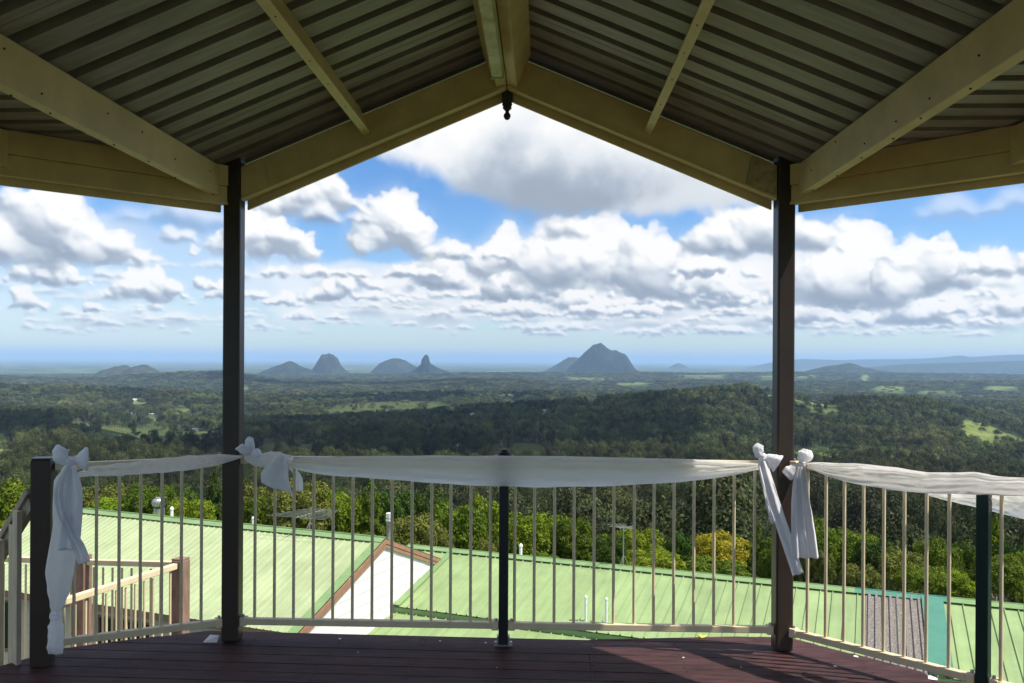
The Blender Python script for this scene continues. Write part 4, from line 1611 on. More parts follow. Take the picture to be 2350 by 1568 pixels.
# bow on the newel with its long knotted tail
dN = NW.y - 0.075
q = lambda px, py, dd=0.0: at(px, py, dN + dd)
bw = thing('sash_bow', 'white bow on the newel with a long knotted tail reaching the deck', 'bow', q(160, 1066), 'white cloth bows on the railing')
puff(bw, q, [(163, 1058), (151, 1056), (141, 1048), (134, 1034), (132, 1020)], [5, 13, 20, 15, 4], 1.3)
puff(bw, q, [(163, 1057), (175, 1055), (188, 1054), (198, 1053), (203, 1053)], [4, 10, 19, 25, 22], 2.6)
knot(bw, q(163, 1058, -0.02), 0.022, 3.0)
b = MB()
loft(b, [(q(162, 1060, -.01), .018, .014), (q(157, 1078), .034, .022), (q(150, 1105), .052, .030), (q(150, 1150), .055, .032), (q(151, 1200), .055, .034), (q(143, 1260), .060, .038), (q(136, 1310), .060, .040), (q(134, 1350), .051, .036), (q(132, 1385), .031, .026), (q(129, 1402), .018, .018)], 1.0, folds=5, amp=0.15)
b.build('long_tail', M['cloth'], bw, smooth=True)
knot(bw, q(128, 1412), 0.026, 5.0)
b = MB()
loft(b, [(q(128, 1420), .022, .020), (q(128, 1438), .034, .024), (q(129, 1462), .034, .026), (q(127, 1482), .036, .024), (q(128, 1499), .034, .014)], 2.0, folds=5, amp=0.12)
b.build('tail_end', M['cloth'], bw, smooth=True)
b = MB()
ribbon(b, [q(158, 1068, -.02), q(139, 1115, -.05), q(141, 1165, -.062), q(161, 1215, -.066), q(182, 1255, -.062), q(194, 1292, -.055)], [0.03, 0.05, 0.05, 0.048, 0.062, 0.066], lambda u: Vector((1, 0, 0.35)), folds=1.6, amp=0.008, seed=2)
b.build('tail', M['satin'], bw, smooth=True, solid=0.0012)
b = MB()
ribbon(b, [q(166, 1074, -.02), q(170, 1120, -.05), q(166, 1180, -.052), q(158, 1262, -.056)], [0.03, 0.075, 0.088, 0.096], lambda u: Vector((1, 0.1, 0)), folds=1.4, amp=0.008, seed=6)
b.build('tail', M['satin'], bw, smooth=True, solid=0.0012)

# bow at the left tall post
dB = LPt.y - 0.085
q = lambda px, py, dd=0.0: at(px, py, dB + dd)
bw = thing('sash_bow', 'white bow at the left tall post with a short frayed tail over the railing', 'bow', q(600, 1048), 'white cloth bows on the railing')
puff(bw, q, [(582, 1038), (568, 1033), (555, 1029), (540, 1030)], [6, 12, 10, 2], 3.9)
puff(bw, q, [(582, 1037), (575, 1025), (573, 1012), (577, 1003)], [6, 10, 10, 6], 5.2)
knot(bw, q(588, 1040, -0.012), 0.024, 1.0)
b = MB()
_rows = []
secs = [((560, 1046), 8), ((585, 1053), 16), ((615, 1057), 19), ((645, 1056), 17), ((672, 1052), 6)]
for i in range(40):
    u = i / 39 * (len(secs) - 1); k = min(int(u), len(secs) - 2); f = u - k
    cx = secs[k][0][0] + (secs[k + 1][0][0] - secs[k][0][0]) * f
    cyy = secs[k][0][1] + (secs[k + 1][0][1] - secs[k][0][1]) * f
    hw = secs[k][1] + (secs[k + 1][1] - secs[k][1]) * f
    ring = []
    for jj in range(22):
        t = 6.283 * jj / 22
        kk = 1 + 0.14 * math.sin(4 * t + 3 * u) + 0.2 * wr(u * 2, math.cos(t), math.sin(t))
        ring.append(at(cx + 3 * wr(u * 3, t), cyy + hw * math.sin(t) * kk, dB + 0.03 + 0.045 * math.cos(t) * kk))
    _rows.append(ring)
b.grid(_rows, closed=True)
b.build('wrap', M['cloth'], bw, smooth=True)
b = MB()
ribbon(b, [q(648, 1045, -.02), q(640, 1066, -.05), q(632, 1092, -.055), q(636, 1122, -.045)], [0.035, 0.10, 0.155, 0.185], lambda u: Vector((1, 0, -0.10 - 0.28 * u)), folds=1.2, amp=0.010, seed=3, m=25)
b.build('tail', M['satin'], bw, smooth=True, solid=0.0012)
b = MB()
ribbon(b, [q(668, 1070, .07), q(684, 1096, .075), q(686, 1127, .075)], [0.03, 0.045, 0.045], lambda u: Vector((1, 0, 0)), folds=1.5, amp=0.005, seed=8)
b.build('tail', M['cloth'], bw, smooth=True, solid=0.0012)

# the two bows either side of the right tall post
dC = RPt.y - 0.095
q = lambda px, py, dd=0.0: at(px, py, dC + dd)
bw = thing('sash_bow', 'white bow just left of the right tall post, one long tail crossing the post', 'bow', q(1748, 1055), 'white cloth bows on the railing')
puff(bw, q, [(1749, 1049), (1742, 1041), (1740, 1029), (1745, 1019)], [5, 10, 12, 8], 6.5)
puff(bw, q, [(1751, 1046), (1764, 1050), (1777, 1057), (1788, 1064)], [4, 9, 16, 20], 7.8)
knot(bw, q(1750, 1048, -0.015), 0.020, 2.0)
b = MB()
ribbon(b, [q(1750, 1058, -.02), q(1764, 1110, -.05), q(1782, 1170, -.055), q(1806, 1240, -.055), q(1832, 1318, -.05)], [0.045, 0.058, 0.062, 0.062, 0.060], lambda u: Vector((1, 0, 0.3)), folds=1.5, amp=0.007, seed=1, n=50)
b.build('tail', M['satin'], bw, smooth=True, solid=0.0012)
b = MB()
ribbon(b, [q(1746, 1062, .01), q(1756, 1105, .0), q(1766, 1155, .0), q(1772, 1202, .0)], [0.03, 0.045, 0.042, 0.012], lambda u: Vector((1, 0, 0.2)), folds=1.2, amp=0.006, seed=4)
b.build('tail', M['satin'], bw, smooth=True, solid=0.0012)
bw = thing('sash_bow', 'white bow just right of the right tall post with a broad pleated tail', 'bow', q(1846, 1062), 'white cloth bows on the railing')
puff(bw, q, [(1838, 1064), (1842, 1054), (1849, 1043), (1852, 1031)], [6, 13, 17, 10], 9.1)
puff(bw, q, [(1832, 1068), (1821, 1076), (1811, 1084), (1803, 1092)], [5, 10, 15, 14], 10.4)
knot(bw, q(1841, 1066, -0.012), 0.022, 7.0)
b = MB()
ribbon(b, [q(1838, 1072, -.02), q(1838, 1120, -.045), q(1842, 1180, -.05), q(1846, 1230, -.05), q(1851, 1281, -.05)], [0.035, 0.085, 0.115, 0.135, 0.140], lambda u: Vector((1, 0.1, 0)), folds=2.6, amp=0.016, seed=2, n=50, m=31)
b.build('tail', M['satin'], bw, smooth=True, solid=0.0012)
# torn scrap by the left post
p = at_z(487, 1466, 0.004)
b = MB()
pts = [at_z(466, 1474, 0.004), at_z(498, 1474, 0.004), at_z(503, 1458, 0.03), at_z(482, 1457, 0.012)]
b.grid([[pts[0], pts[1]], [pts[3], pts[2]]])
o = b.build('paper_scrap', M['satin'], None, solid=0.003)
tag(o, 'pale scrap of paper lying at the foot of the left tall post', 'paper')
p = at_z(1610, 1462, 0.006) + Vector((0, 0.0, 0))
b = MB()
for (a, s) in ((0.3, 1), (1.6, .8), (2.7, .9)):
    c = p + Vector((math.cos(a) * .012, math.sin(a) * .012, 0))
    dv, sv = Vector((math.cos(a), math.sin(a), 0.35)), Vector((-math.sin(a), math.cos(a), 0))
    b.poly([c - dv * .012, c + sv * .01 * s + Vector((0, 0, .006)), c + dv * .03 * s, c - sv * .01 * s])
o = b.build('fallen_leaf', M['yellow_leaf'], None, solid=0.001)
tag(o, 'small yellow leaf on the deck edge under the front railing', 'leaf')

# ------------------------------------------------------------------ stair and landing at left
st_d = Vector((-0.75, 0.66, 0)).normalized()
st_n = Vector((st_d.y, -st_d.x, 0))
h0 = NW + Vector((-0.05, 0.02, 0.86))
sr = thing('stair_railing', 'flat picket stair railing running down behind the newel', 'railing', NW + st_d * 0.5)
b = MB(); b.beam(h0, h0 + st_d * 1.5 + Vector((0, 0, -1.12)), 0.085, 0.035); b.build('handrail', M['timber'], sr, bevel=0.004)
b = MB(); b.beam(h0 + Vector((0, 0, -.055)) - st_n * 0.012, h0 + st_d * 1.5 + Vector((0, 0, -1.175)) - st_n * 0.012, 0.03, 0.08); b.build('handrail_support', M['timber'], sr)
pk = unit('picket', M['picket'], lambda b: b.beam((0, 0, -1.05), (0, 0, -0.05), 0.062, 0.022, up=st_n))
for k in range(12):
    c = h0 + st_d * (0.07 + 0.118 * k) + Vector((0, 0, -0.746 * (0.07 + 0.118 * k)))
    link('picket', pk, sr, c - st_n * (0.035 if k % 2 else 0.058) - wloc(sr))
b = MB(); b.beam(h0 + Vector((0, 0, -.98)) - st_n * 0.01, h0 + st_d * 1.5 + Vector((0, 0, -2.10)) - st_n * 0.01, 0.035, 0.20); b.build('stringer', M['brownpost'], sr)

def lpost(px, ptop, d, label, zlow=-3.9):
    pt = at(px, ptop, d)
    t = thing('landing_post', label, 'post', (pt.x, pt.y, zlow))
    b = MB(); b.beam(Vector((pt.x, pt.y, zlow)), pt, 0.092, 0.092, up=Vector((0.25, 1, 0))); b.build('shaft', M['brownpost'], t, bevel=0.006)
    b = MB(); b.beam(pt + Vector((0, 0, .0015)), pt + Vector((0, 0, .012)), 0.088, 0.088, up=Vector((0.25, 1, 0))); b.build('cap', M['brownpost'], t)
    return pt
lp1 = lpost(415, 1284, 6.2, 'brown landing post between the left newel and left tall post')
lp2 = lpost(190, 1277, 6.42, 'brown landing post partly hidden behind the long knotted tail')
lf = lp2 + (lp2 - lp1).normalized() * 1.6
def lrail(label, a, b2, n, drop=0.035):
    a, b2 = Vector(a), Vector(b2)
    t = thing('landing_railing', label, 'railing', (a + b2) / 2 - Vector((0, 0, 1.0)), 'cream railings round the stair landing')
    d = (b2 - a).normalized()
    b = MB(); b.beam(a - Vector((0, 0, drop)), b2 - Vector((0, 0, drop)), 0.04, 0.04); b.build('top_rail', M['rail'], t, bevel=0.004)
    b = MB(); b.beam(a - Vector((0, 0, drop + .90)), b2 - Vector((0, 0, drop + .90)), 0.036, 0.036); b.build('bottom_rail', M['rail'], t, bevel=0.004)
    for k in range(n):
        p = a.lerp(b2, (k + 0.6) / n) - Vector((0, 0, drop + .90))
        link('baluster', bal_me, t, p - wloc(t))
l_near = at(110, 1405, 5.14)
z_l = lp1.z
l_near.z = z_l
lrail('near landing railing, bright in the sun behind the left railing', lp1 + Vector((-.02, -.05, 0)), l_near, 13)
lrail('far landing railing running left between the two brown posts', lp2 + Vector((.05, -.02, 0)), lp1 + Vector((-.05, 0.01, 0)), 9)
lrail('far landing railing carrying on left behind the newel', lf, lp2 + Vector((-.05, 0.0, 0)), 15)
ld_o = bpy.data.objects.new('stair_landing', None)
C.objects.link(ld_o)
ld_o.location = lp1 - Vector((0, 0, 1.05))
tag(ld_o, 'brown timber stair landing below the left railing', 'landing', kind='structure')
for k in range(14):
    a = lp1 + (l_near - lp1) * (k / 14.0) - Vector((0, 0, 1.06))
    b = MB()
    v = (lf - lp1)
    b.beam(a + Vector((0.05, 0, 0)), a + v, 0.10, 0.03)
    b.build('plank', M['brownpost'], ld_o)

def weather_roof(m):
    n, l = m.node_tree.nodes, m.node_tree.links
    b = n['Principled BSDF']
    gp = n.new('ShaderNodeNewGeometry')
    def dot(v):
        q_ = n.new('ShaderNodeVectorMath')
        q_.operation = 'DOT_PRODUCT'
        l.new(gp.outputs['Position'], q_.inputs[0])
        q_.inputs[1].default_value = v
        return q_.outputs['Value']
    u, v = dot((0.924, -0.383, 0)), dot((-0.383, -0.924, 0))
    cx = n.new('ShaderNodeCombineXYZ')
    mu = n.new('ShaderNodeMath'); mu.operation = 'MULTIPLY'; mu.inputs[1].default_value = 7.0
    l.new(u, mu.inputs[0])
    mv = n.new('ShaderNodeMath'); mv.operation = 'MULTIPLY'; mv.inputs[1].default_value = 0.7
    l.new(v, mv.inputs[0])
    l.new(mu.outputs[0], cx.inputs[0]); l.new(mv.outputs[0], cx.inputs[1])
    nz = n.new('ShaderNodeTexNoise')
    nz.inputs['Scale'].default_value = 1.0
    nz.inputs['Detail'].default_value = 6
    l.new(cx.outputs[0], nz.inputs['Vector'])
    mr = n.new('ShaderNodeMapRange')
    mr.inputs[1].default_value = 0.3; mr.inputs[2].default_value = 0.7
    mr.inputs[3].default_value = 0.90; mr.inputs[4].default_value = 1.07
    l.new(nz.outputs[0], mr.inputs[0])
    src = b.inputs['Base Color'].links[0].from_socket
    hs = n.new('ShaderNodeHueSaturation')
    l.new(mr.outputs[0], hs.inputs['Value'])
    l.new(src, hs.inputs['Color'])
    l.new(hs.outputs[0], b.inputs['Base Color'])
    sn = n.new('ShaderNodeMath'); sn.operation = 'MULTIPLY'; sn.inputs[1].default_value = 2 * math.pi / 0.62
    l.new(v, sn.inputs[0])
    si = n.new('ShaderNodeMath'); si.operation = 'SINE'
    l.new(sn.outputs[0], si.inputs[0])
    pw_ = n.new('ShaderNodeMath'); pw_.operation = 'MULTIPLY_ADD'; pw_.inputs[1].default_value = 0.5
    l.new(si.outputs[0], pw_.inputs[0]); l.new(nz.outputs[0], pw_.inputs[2])
    bp = n.new('ShaderNodeBump')
    bp.inputs['Strength'].default_value = 0.5
    bp.inputs['Distance'].default_value = 0.012
    l.new(pw_.outputs[0], bp.inputs['Height'])
    l.new(bp.outputs[0], b.inputs['Normal'])


weather_roof(M['roof'])
weather_roof(M['roof_b'])

# ------------------------------------------------------------------ house with green roofs
E_ = Vector((0.924, -0.383, 0)).normalized()
N_ = Vector((-E_.y * -1, 0, 0))
N_ = Vector((E_.y, -E_.x, 0))            # towards the viewer, down the near slopes
if N_.y > 0:
    N_ = -N_
PA = at(882, 1238, 22.0)
hs = thing('house', 'house below the deck with pale green sheet roofs and a white gable', 'house', Vector((PA.x, PA.y, -7.6)))
UP = Vector((0, 0, 1))


def slope_sheets(origin, tan, run, t0, t1, m, width, pitch, rh, rw, rt, name='roof_sheet', zoff=0.0, side=1):
    """sheets laid from t0 to t1 along E_ from origin, falling run metres towards the viewer"""
    up = (N_ * (tan * side) + UP).normalized()
    nr = max(1, int(round(width / pitch)))
    n = int(math.ceil((t1 - t0) / (nr * pitch)))
    for q_ in range(n):
        k0 = q_ * nr
        cnt = nr
        def fn(t, e_, lift=0.002 * (q_ % 2)):
            rr = 0.02 if e_ == 0 else run
            return origin + E_ * (t0 + t) + N_ * (side * rr) + UP * (-tan * rr + zoff + lift)
        sheet(hs, name, m, fn, k0, cnt, pitch, rw, rh, rt, up=up)


TA = 0.374
_u75 = (75 - 1175) / 2000.0
LA = round(-(_u75 * PA.y - PA.x) / (E_.x - _u75 * E_.y) / 0.76) * 0.76
slope_sheets(PA, TA, 3.62, -LA, 0.0, M['roof'], 0.76, 0.19, 0.018, 0.040, 0.018)
slope_sheets(PA, TA, 3.62, -LA, 0.0, M['roof'], 0.76, 0.19, 0.018, 0.040, 0.018, side=-1)
b = MB()
for s in (-1, 1):
    b.beam(PA + N_ * (s * 0.10) + UP * (0.052 - TA * .10) - E_ * LA, PA + N_ * (s * 0.10) + UP * (0.052 - TA * .10) + E_ * 0.03, 0.23, 0.006, up=(N_ * (TA * s) + UP).normalized())
b.tube(PA + UP * 0.058 - E_ * LA, PA + UP * 0.058 + E_ * 0.03, 0.022, n=8)
b.build('ridge_cap', M['cap'], hs)
# gable: barge boards and white cladding boards
for s in (1, -1):
    for (dz, hh, off) in ((-0.045, 0.11, 0.045), (-0.155, 0.10, 0.030)):
        b = MB()
        a = PA + E_ * off + UP * dz + N_ * (s * 0.0)
        c = a + N_ * (s * 3.7) - UP * (TA * 3.7)
        zv, ev = UP * (hh / 2), E_ * 0.014
        lst = [a - ev - zv, c - ev - zv, c + ev - zv, a + ev - zv, a - ev + zv, c - ev + zv, c + ev + zv, a + ev + zv]
        if s > 0:
            lst = [lst[i] for i in (3, 2, 1, 0, 7, 6, 5, 4)]
        b.hexa(lst)
        b.build('barge_board', M['barge'], hs)
    # green verge flashing over the sheets
    b = MB()
    a = PA + E_ * -0.10 + UP * 0.036
    c = a + N_ * (s * 3.66) - UP * (TA * 3.66)
    b.beam(a, c, 0.25, 0.006, up=(N_ * (TA * s) + UP).normalized())
    b.build('verge_flashing', M['cap'], hs)
zz = -0.20
row = 0
while row < 14:
    z1, z0 = PA.z - 0.20 - row * 0.30, PA.z - 0.20 - (row + 1) * 0.30
    hw1 = min(3.2, max(0.05, (PA.z - 0.16 - z1) / TA))
    hw0 = min(3.2, (PA.z - 0.16 - z0) / TA)
    cuts = [-hw0, -1.9 + 0.6 * (row % 3), 0.4 + 0.5 * (row % 2), hw0]
    for a, c in zip(cuts[:-1], cuts[1:]):
        a, c = max(a, -hw0), min(c, hw0)
        if c - a < 0.04:
            continue
        b = MB()
        def cp(u, z, o_):
            lim = max(0.02, (PA.z - 0.16 - z) / TA)
            u = max(-min(lim, 3.2), min(min(lim, 3.2), u))
            return Vector((PA.x, PA.y, z)) + N_ * u - E_ * o_
        g = 0.001
        b.hexa([cp(c - g, z0 + g, 0.0), cp(a + g, z0 + g, 0.0), cp(a + g, z0 + g, 0.03), cp(c - g, z0 + g, 0.03), cp(c - g, z1, 0.010), cp(a + g, z1, 0.010), cp(a + g, z1, 0.03), cp(c - g, z1, 0.03)])
        b.build('gable_board', M['gable'], hs)
    row += 1
# near wall of the left wing with fascia, gutter, weatherboards and windows
eA = PA + N_ * 3.62 - UP * (TA * 3.62)
b = MB(); b.beam(eA + UP * -0.085 - E_ * LA + N_ * -0.03, eA + UP * -0.085 + N_ * -0.03, 0.025, 0.16); b.build('fascia_board', M['barge'], hs)
wz = eA - N_ * 0.45
for k in range(16):
    z = eA.z - 0.12 - k * 0.19
    segs = [(-LA, -10.6), (-10.6, -8.9), (-8.9, -6.2), (-6.2, -4.4), (-4.4, 0.0)]
    for i, (a, c) in enumerate(segs):
        if i in (1, 3) and 2 <= k <= 8:
            continue
        b = MB()
        p0, p1 = Vector((wz.x, wz.y, z)) + E_ * (a + .003), Vector((wz.x, wz.y, z)) + E_ * (c - .003)
        b.hexa([p0 + N_ * .03 - UP * .095, p1 + N_ * .03 - UP * .095, p1 - UP * .095, p0 - UP * .095, p0 + N_ * .012 + UP * .09, p1 + N_ * .012 + UP * .09, p1 + UP * .09, p0 + UP * .09])
        b.build('weatherboard', M['wall'], hs)
for (a, c) in ((-10.6, -8.9), (-6.2, -4.4)):
    zc = eA.z - 0.12 - 5 * 0.19
    p0, p1 = Vector((wz.x, wz.y, zc)) + E_ * a, Vector((wz.x, wz.y, zc)) + E_ * c
    b = MB()
    for dz in (-0.64, 0.64):
        b.beam(p0 + UP * dz + N_ * .02, p1 + UP * dz + N_ * .02, 0.06, 0.05)
    for pp in (p0 + E_ * .03, p1 - E_ * .03, (p0 + p1) / 2):
        b.beam(pp - UP * .61 + N_ * .02, pp + UP * .61 + N_ * .02, 0.05, 0.058, up=N_)
    w_ = b.build('window', M['barge'], hs)
    for (u0, u1) in ((p0, (p0 + p1) / 2), ((p0 + p1) / 2, p1)):
        b = MB()
        b.beam(u0 + E_ * .06, u1 - E_ * .03, 0.008, 1.2)
        b.build('pane', M['glass'], w_)

# right wing
TB = 0.234
PB = PA - N_ * 3.74
PB.z = PA.z - 1.02
LBW = 23.0
t_br0, t_br1, t_te1 = None, None, None
def t_on_ridge(px):
    u = (px - 1175) / 2000.0
    return (u * PB.y - PB.x) / (E_.x - u * E_.y)
# brown sheet patch lies between two columns at the ridge and the eave (panels follow the ribs)
tb0, tb1, tb2 = t_on_ridge(1990), t_on_ridge(2118), t_on_ridge(2165)
slope_sheets(PB, TB, 3.30, -1.4, tb0, M['roof_b'], 0.84, 0.28, 0.034, 0.034, 0.018)
slope_sheets(PB, TB, 3.30, tb2, LBW, M['roof_b'], 0.84, 0.28, 0.034, 0.034, 0.018)
nb = 6
pw = (tb1 - tb0) / nb
up = (N_ * TB + UP).normalized()
for k in range(2):
    def fn(t, e_, k=k):
        rr = 0.12 if e_ == 0 else 3.40
        return PB + E_ * (tb0 + t) + N_ * rr + UP * (-TB * rr + 0.012 + 0.003 * k)
    o = sheet(hs, 'roof_sheet', M['asbestos'], fn, k * 4, 4, (tb1 - tb0) / 8, 0.085, 0.045, 0.040, up=up, thick=0.008)
    o['label'] = 'weathered brown speckled roof sheet'
b = MB(); b.beam(PB + E_ * ((tb1 + tb2) / 2) + N_ * 0.1 + UP * (0.062 - TB * .1), PB + E_ * ((tb1 + tb2) / 2) + N_ * 3.3 + UP * (0.062 - TB * 3.3), (tb2 - tb1) + .02, 0.05, up=up)
o = b.build('flashing', M['teal'], hs); o['label'] = 'wide teal flashing beside the brown sheets'
for (a, c, m_, lab) in ((-1.4, tb0 - 0.25, M['cap'], None), (tb0 - 0.25, tb2 + 0.1, M['teal'], 'teal ridge capping'), (tb2 + 0.1, LBW, M['cap'], None)):
    b = MB()
    for s in (-1, 1):
        b.beam(PB + N_ * (s * .11) + UP * (.055 - TB * .11) + E_ * a, PB + N_ * (s * .11) + UP * (.055 - TB * .11) + E_ * c, 0.25, 0.006, up=(N_ * (TB * s) + UP).normalized())
    b.tube(PB + UP * 0.056 + E_ * a, PB + UP * .056 + E_ * c, 0.020, n=8)
    o = b.build('ridge_cap', m_, hs)
    if lab:
        o['label'] = lab
# far slope of the right wing
slope_sheets(PB, TB, 3.0, -1.4, LBW, M['roof_b'], 1.68, 0.28, 0.034, 0.034, 0.018, side=-1)
b = MB()
b.beam(PB + E_ * 0.10 + N_ * 0.05 + UP * (.046 - TB * .05), PB + E_ * 0.10 + N_ * 3.3 + UP * (.046 - TB * 3.3), 0.2, 0.006, up=up)
b.build('verge_flashing', M['cap'], hs)
eB = PB + N_ * 3.30 - UP * (TB * 3.30)
b = MB(); b.beam(eB - N_ * .04 - UP * .09 + E_ * 0, eB - N_ * .04 - UP * .09 + E_ * LBW, 0.03, 0.12); b.build('fascia_board', M['cap'], hs)
# lower verandah roof
VO = eB - N_ * 0.12 - UP * 0.15
slope_sheets(VO, 0.17, 2.6, 0.0, LBW, M['roof_b'], 0.84, 0.28, 0.034, 0.034, 0.018, name='verandah_sheet')
b = MB(); b.beam(VO + N_ * 2.55 - UP * (.17 * 2.55 + .08), VO + N_ * 2.55 - UP * (.17 * 2.55 + .08) + E_ * LBW, 0.1, 0.11); b.build('gutter', M['cap'], hs)
for k in range(9):
    z = VO.z - 0.55 - k * 0.3
    b = MB()
    p0 = Vector((VO.x, VO.y, z)) - N_ * .3
    b.beam(p0, p0 + E_ * LBW, 0.03, 0.295)
    b.build('weatherboard', M['wall'], hs)

def ridgeA(px):
    u = (px - 1175) / 2000.0
    t = (u * PA.y - PA.x) / (E_.x - u * E_.y)
    return PA + E_ * t
def ridgeB(px):
    return PB + E_ * t_on_ridge(px)
# whirling roof ventilator
p = ridgeA(346) - N_ * 0.35 - UP * 0.1
b = MB(); b.tube(p, p + UP * 0.30, 0.15, n=18)
wb = b.build('roof_ventilator', M['steel'], hs); wb['label'] = 'round finned steel roof ventilator'
b = MB()
for k in range(20):
    a0 = 6.283 * k / 20
    ring0, ring1 = [], []
    for j_ in range(7):
        ph = -1.15 + 2.4 * j_ / 6
        rr = 0.19 * math.cos(ph * 0.92) + 0.02
        zz_ = 0.46 + 0.145 * math.sin(ph)
        t0_ = a0 + 0.45 * j_ / 6
        ring0.append(p + Vector((math.cos(t0_) * rr, math.sin(t0_) * rr, zz_)))
        t1_ = t0_ + 0.26
        ring1.append(p + Vector((math.cos(t1_) * rr * 0.90, math.sin(t1_) * rr * 0.90, zz_)))
    b.grid([ring0, ring1])
b.lathe(p + UP * 0.585, [(0.13, 0), (0.10, 0.02), (0.02, 0.03)], 16)
b.build('vane_drum', M['steel'], wb, smooth=True)
b = MB(); b.tube(p + UP * .305, p + UP * .57, 0.13, n=14); b.build('throat', M['screw'], wb)
def vent(p, r, h, lab, cap=True, m=M['pvc']):
    b = MB(); b.tube(p - UP * .1, p + UP * h, r, n=12)
    o = b.build('vent_pipe', m, hs, smooth=False); o['label'] = lab
    if cap:
        b = MB(); b.lathe(p + UP * (h + .001), [(r * 1.25, 0), (r * 1.3, r * .8), (r * .9, r * 1.6), (r * .3, r * 2.1)], 12)
        b.build('cowl', m, o)
vent(ridgeA(381) - N_ * .25, 0.045, 0.20, 'white vent pipe right of the steel ventilator')
vent(ridgeA(569) - N_ * .25, 0.035, 0.15, 'small white vent pipe beside the left tall post')
vent(ridgeB(1190) - N_ * .25, 0.045, 0.24, 'white vent pipe just right of the black centre post')
nB = (N_ * TB + UP).normalized()
for (px, py) in ((1344, 1425), (1391, 1430)):
    p = at_plane(px, py, PB, nB)
    vent(p, 0.032, 0.55, 'thin white pipe standing on the near slope', cap=True)
p = ridgeA(902) - E_ * 0.25 - N_ * 0.3 - UP * .1
b = MB(); b.tube(p, p + UP * 0.52, 0.075, n=16)
fl = b.build('flue', mat('sooty_steel', (0.42, 0.40, 0.37), 0.5, col2=(0.05, 0.045, 0.04), scale=5, metal=.3), hs); fl['label'] = 'soot streaked flue behind the gable peak'
b = MB(); b.tube(p + UP * .52, p + UP * .56, 0.10, n=16); b.tube(p + UP * .60, p + UP * .72, 0.095, n=16); b.tube(p + UP * .561, p + UP * .599, 0.05, n=12); b.build('cowl', M['pvc'], fl)

# antennas
def antenna(label, base, mast_h, n_el, boom, elw, dirv, slant, bow=0.0):
    t = thing('tv_antenna', label, 'antenna', base, 'TV antennas on the roofs')
    b = MB(); b.tube(base, base + UP * mast_h, 0.014, n=8); b.build('mast', M['steel'], t)
    for a in (0, 2.1, 4.2):
        b = MB(); b.tube(base + UP * min(.3, mast_h * .5), base + Vector((math.cos(a) * .16, math.sin(a) * .16, -0.02)), 0.006, n=6); b.build('stay', M['steel'], t)
    c = base + UP * mast_h
    dv = dirv.normalized()
    sv = Vector((-dv.y, dv.x, 0))
    b = MB(); b.tube(c - dv * boom / 2, c + dv * boom / 2, 0.011, n=6); b.build('boom', M['steel'], t)
    for k in range(n_el):
        f = k / (n_el - 1)
        q_ = c - dv * boom / 2 + dv * (boom * f) + UP * 0.012
        w = elw * (0.55 + 0.45 * f)
        b = MB()
        b.tube(q_ - sv * w / 2 + UP * (bow * (k % 2)), q_ + UP * 0.0, 0.0062, n=5)
        b.tube(q_, q_ + sv * w / 2 + UP * (bow * (k % 2)), 0.0062, n=5)
        b.build('element', M['steel'], t)
    return t
antenna('wide many armed TV antenna above the left roof, by the frayed bow tail', ridgeA(700) - N_ * 0.25 + UP * .02, 0.42, 9, 1.3, 1.8, Vector((-0.35, -0.94, 0.0)), 0)
antenna('slim TV antenna on a tall mast above the right roof', ridgeB(1432) - N_ * 0.05 + UP * .04, 1.02, 8, 0.55, 0.72, Vector((-0.5, -0.86, 0.12)), 0, bow=0.07)


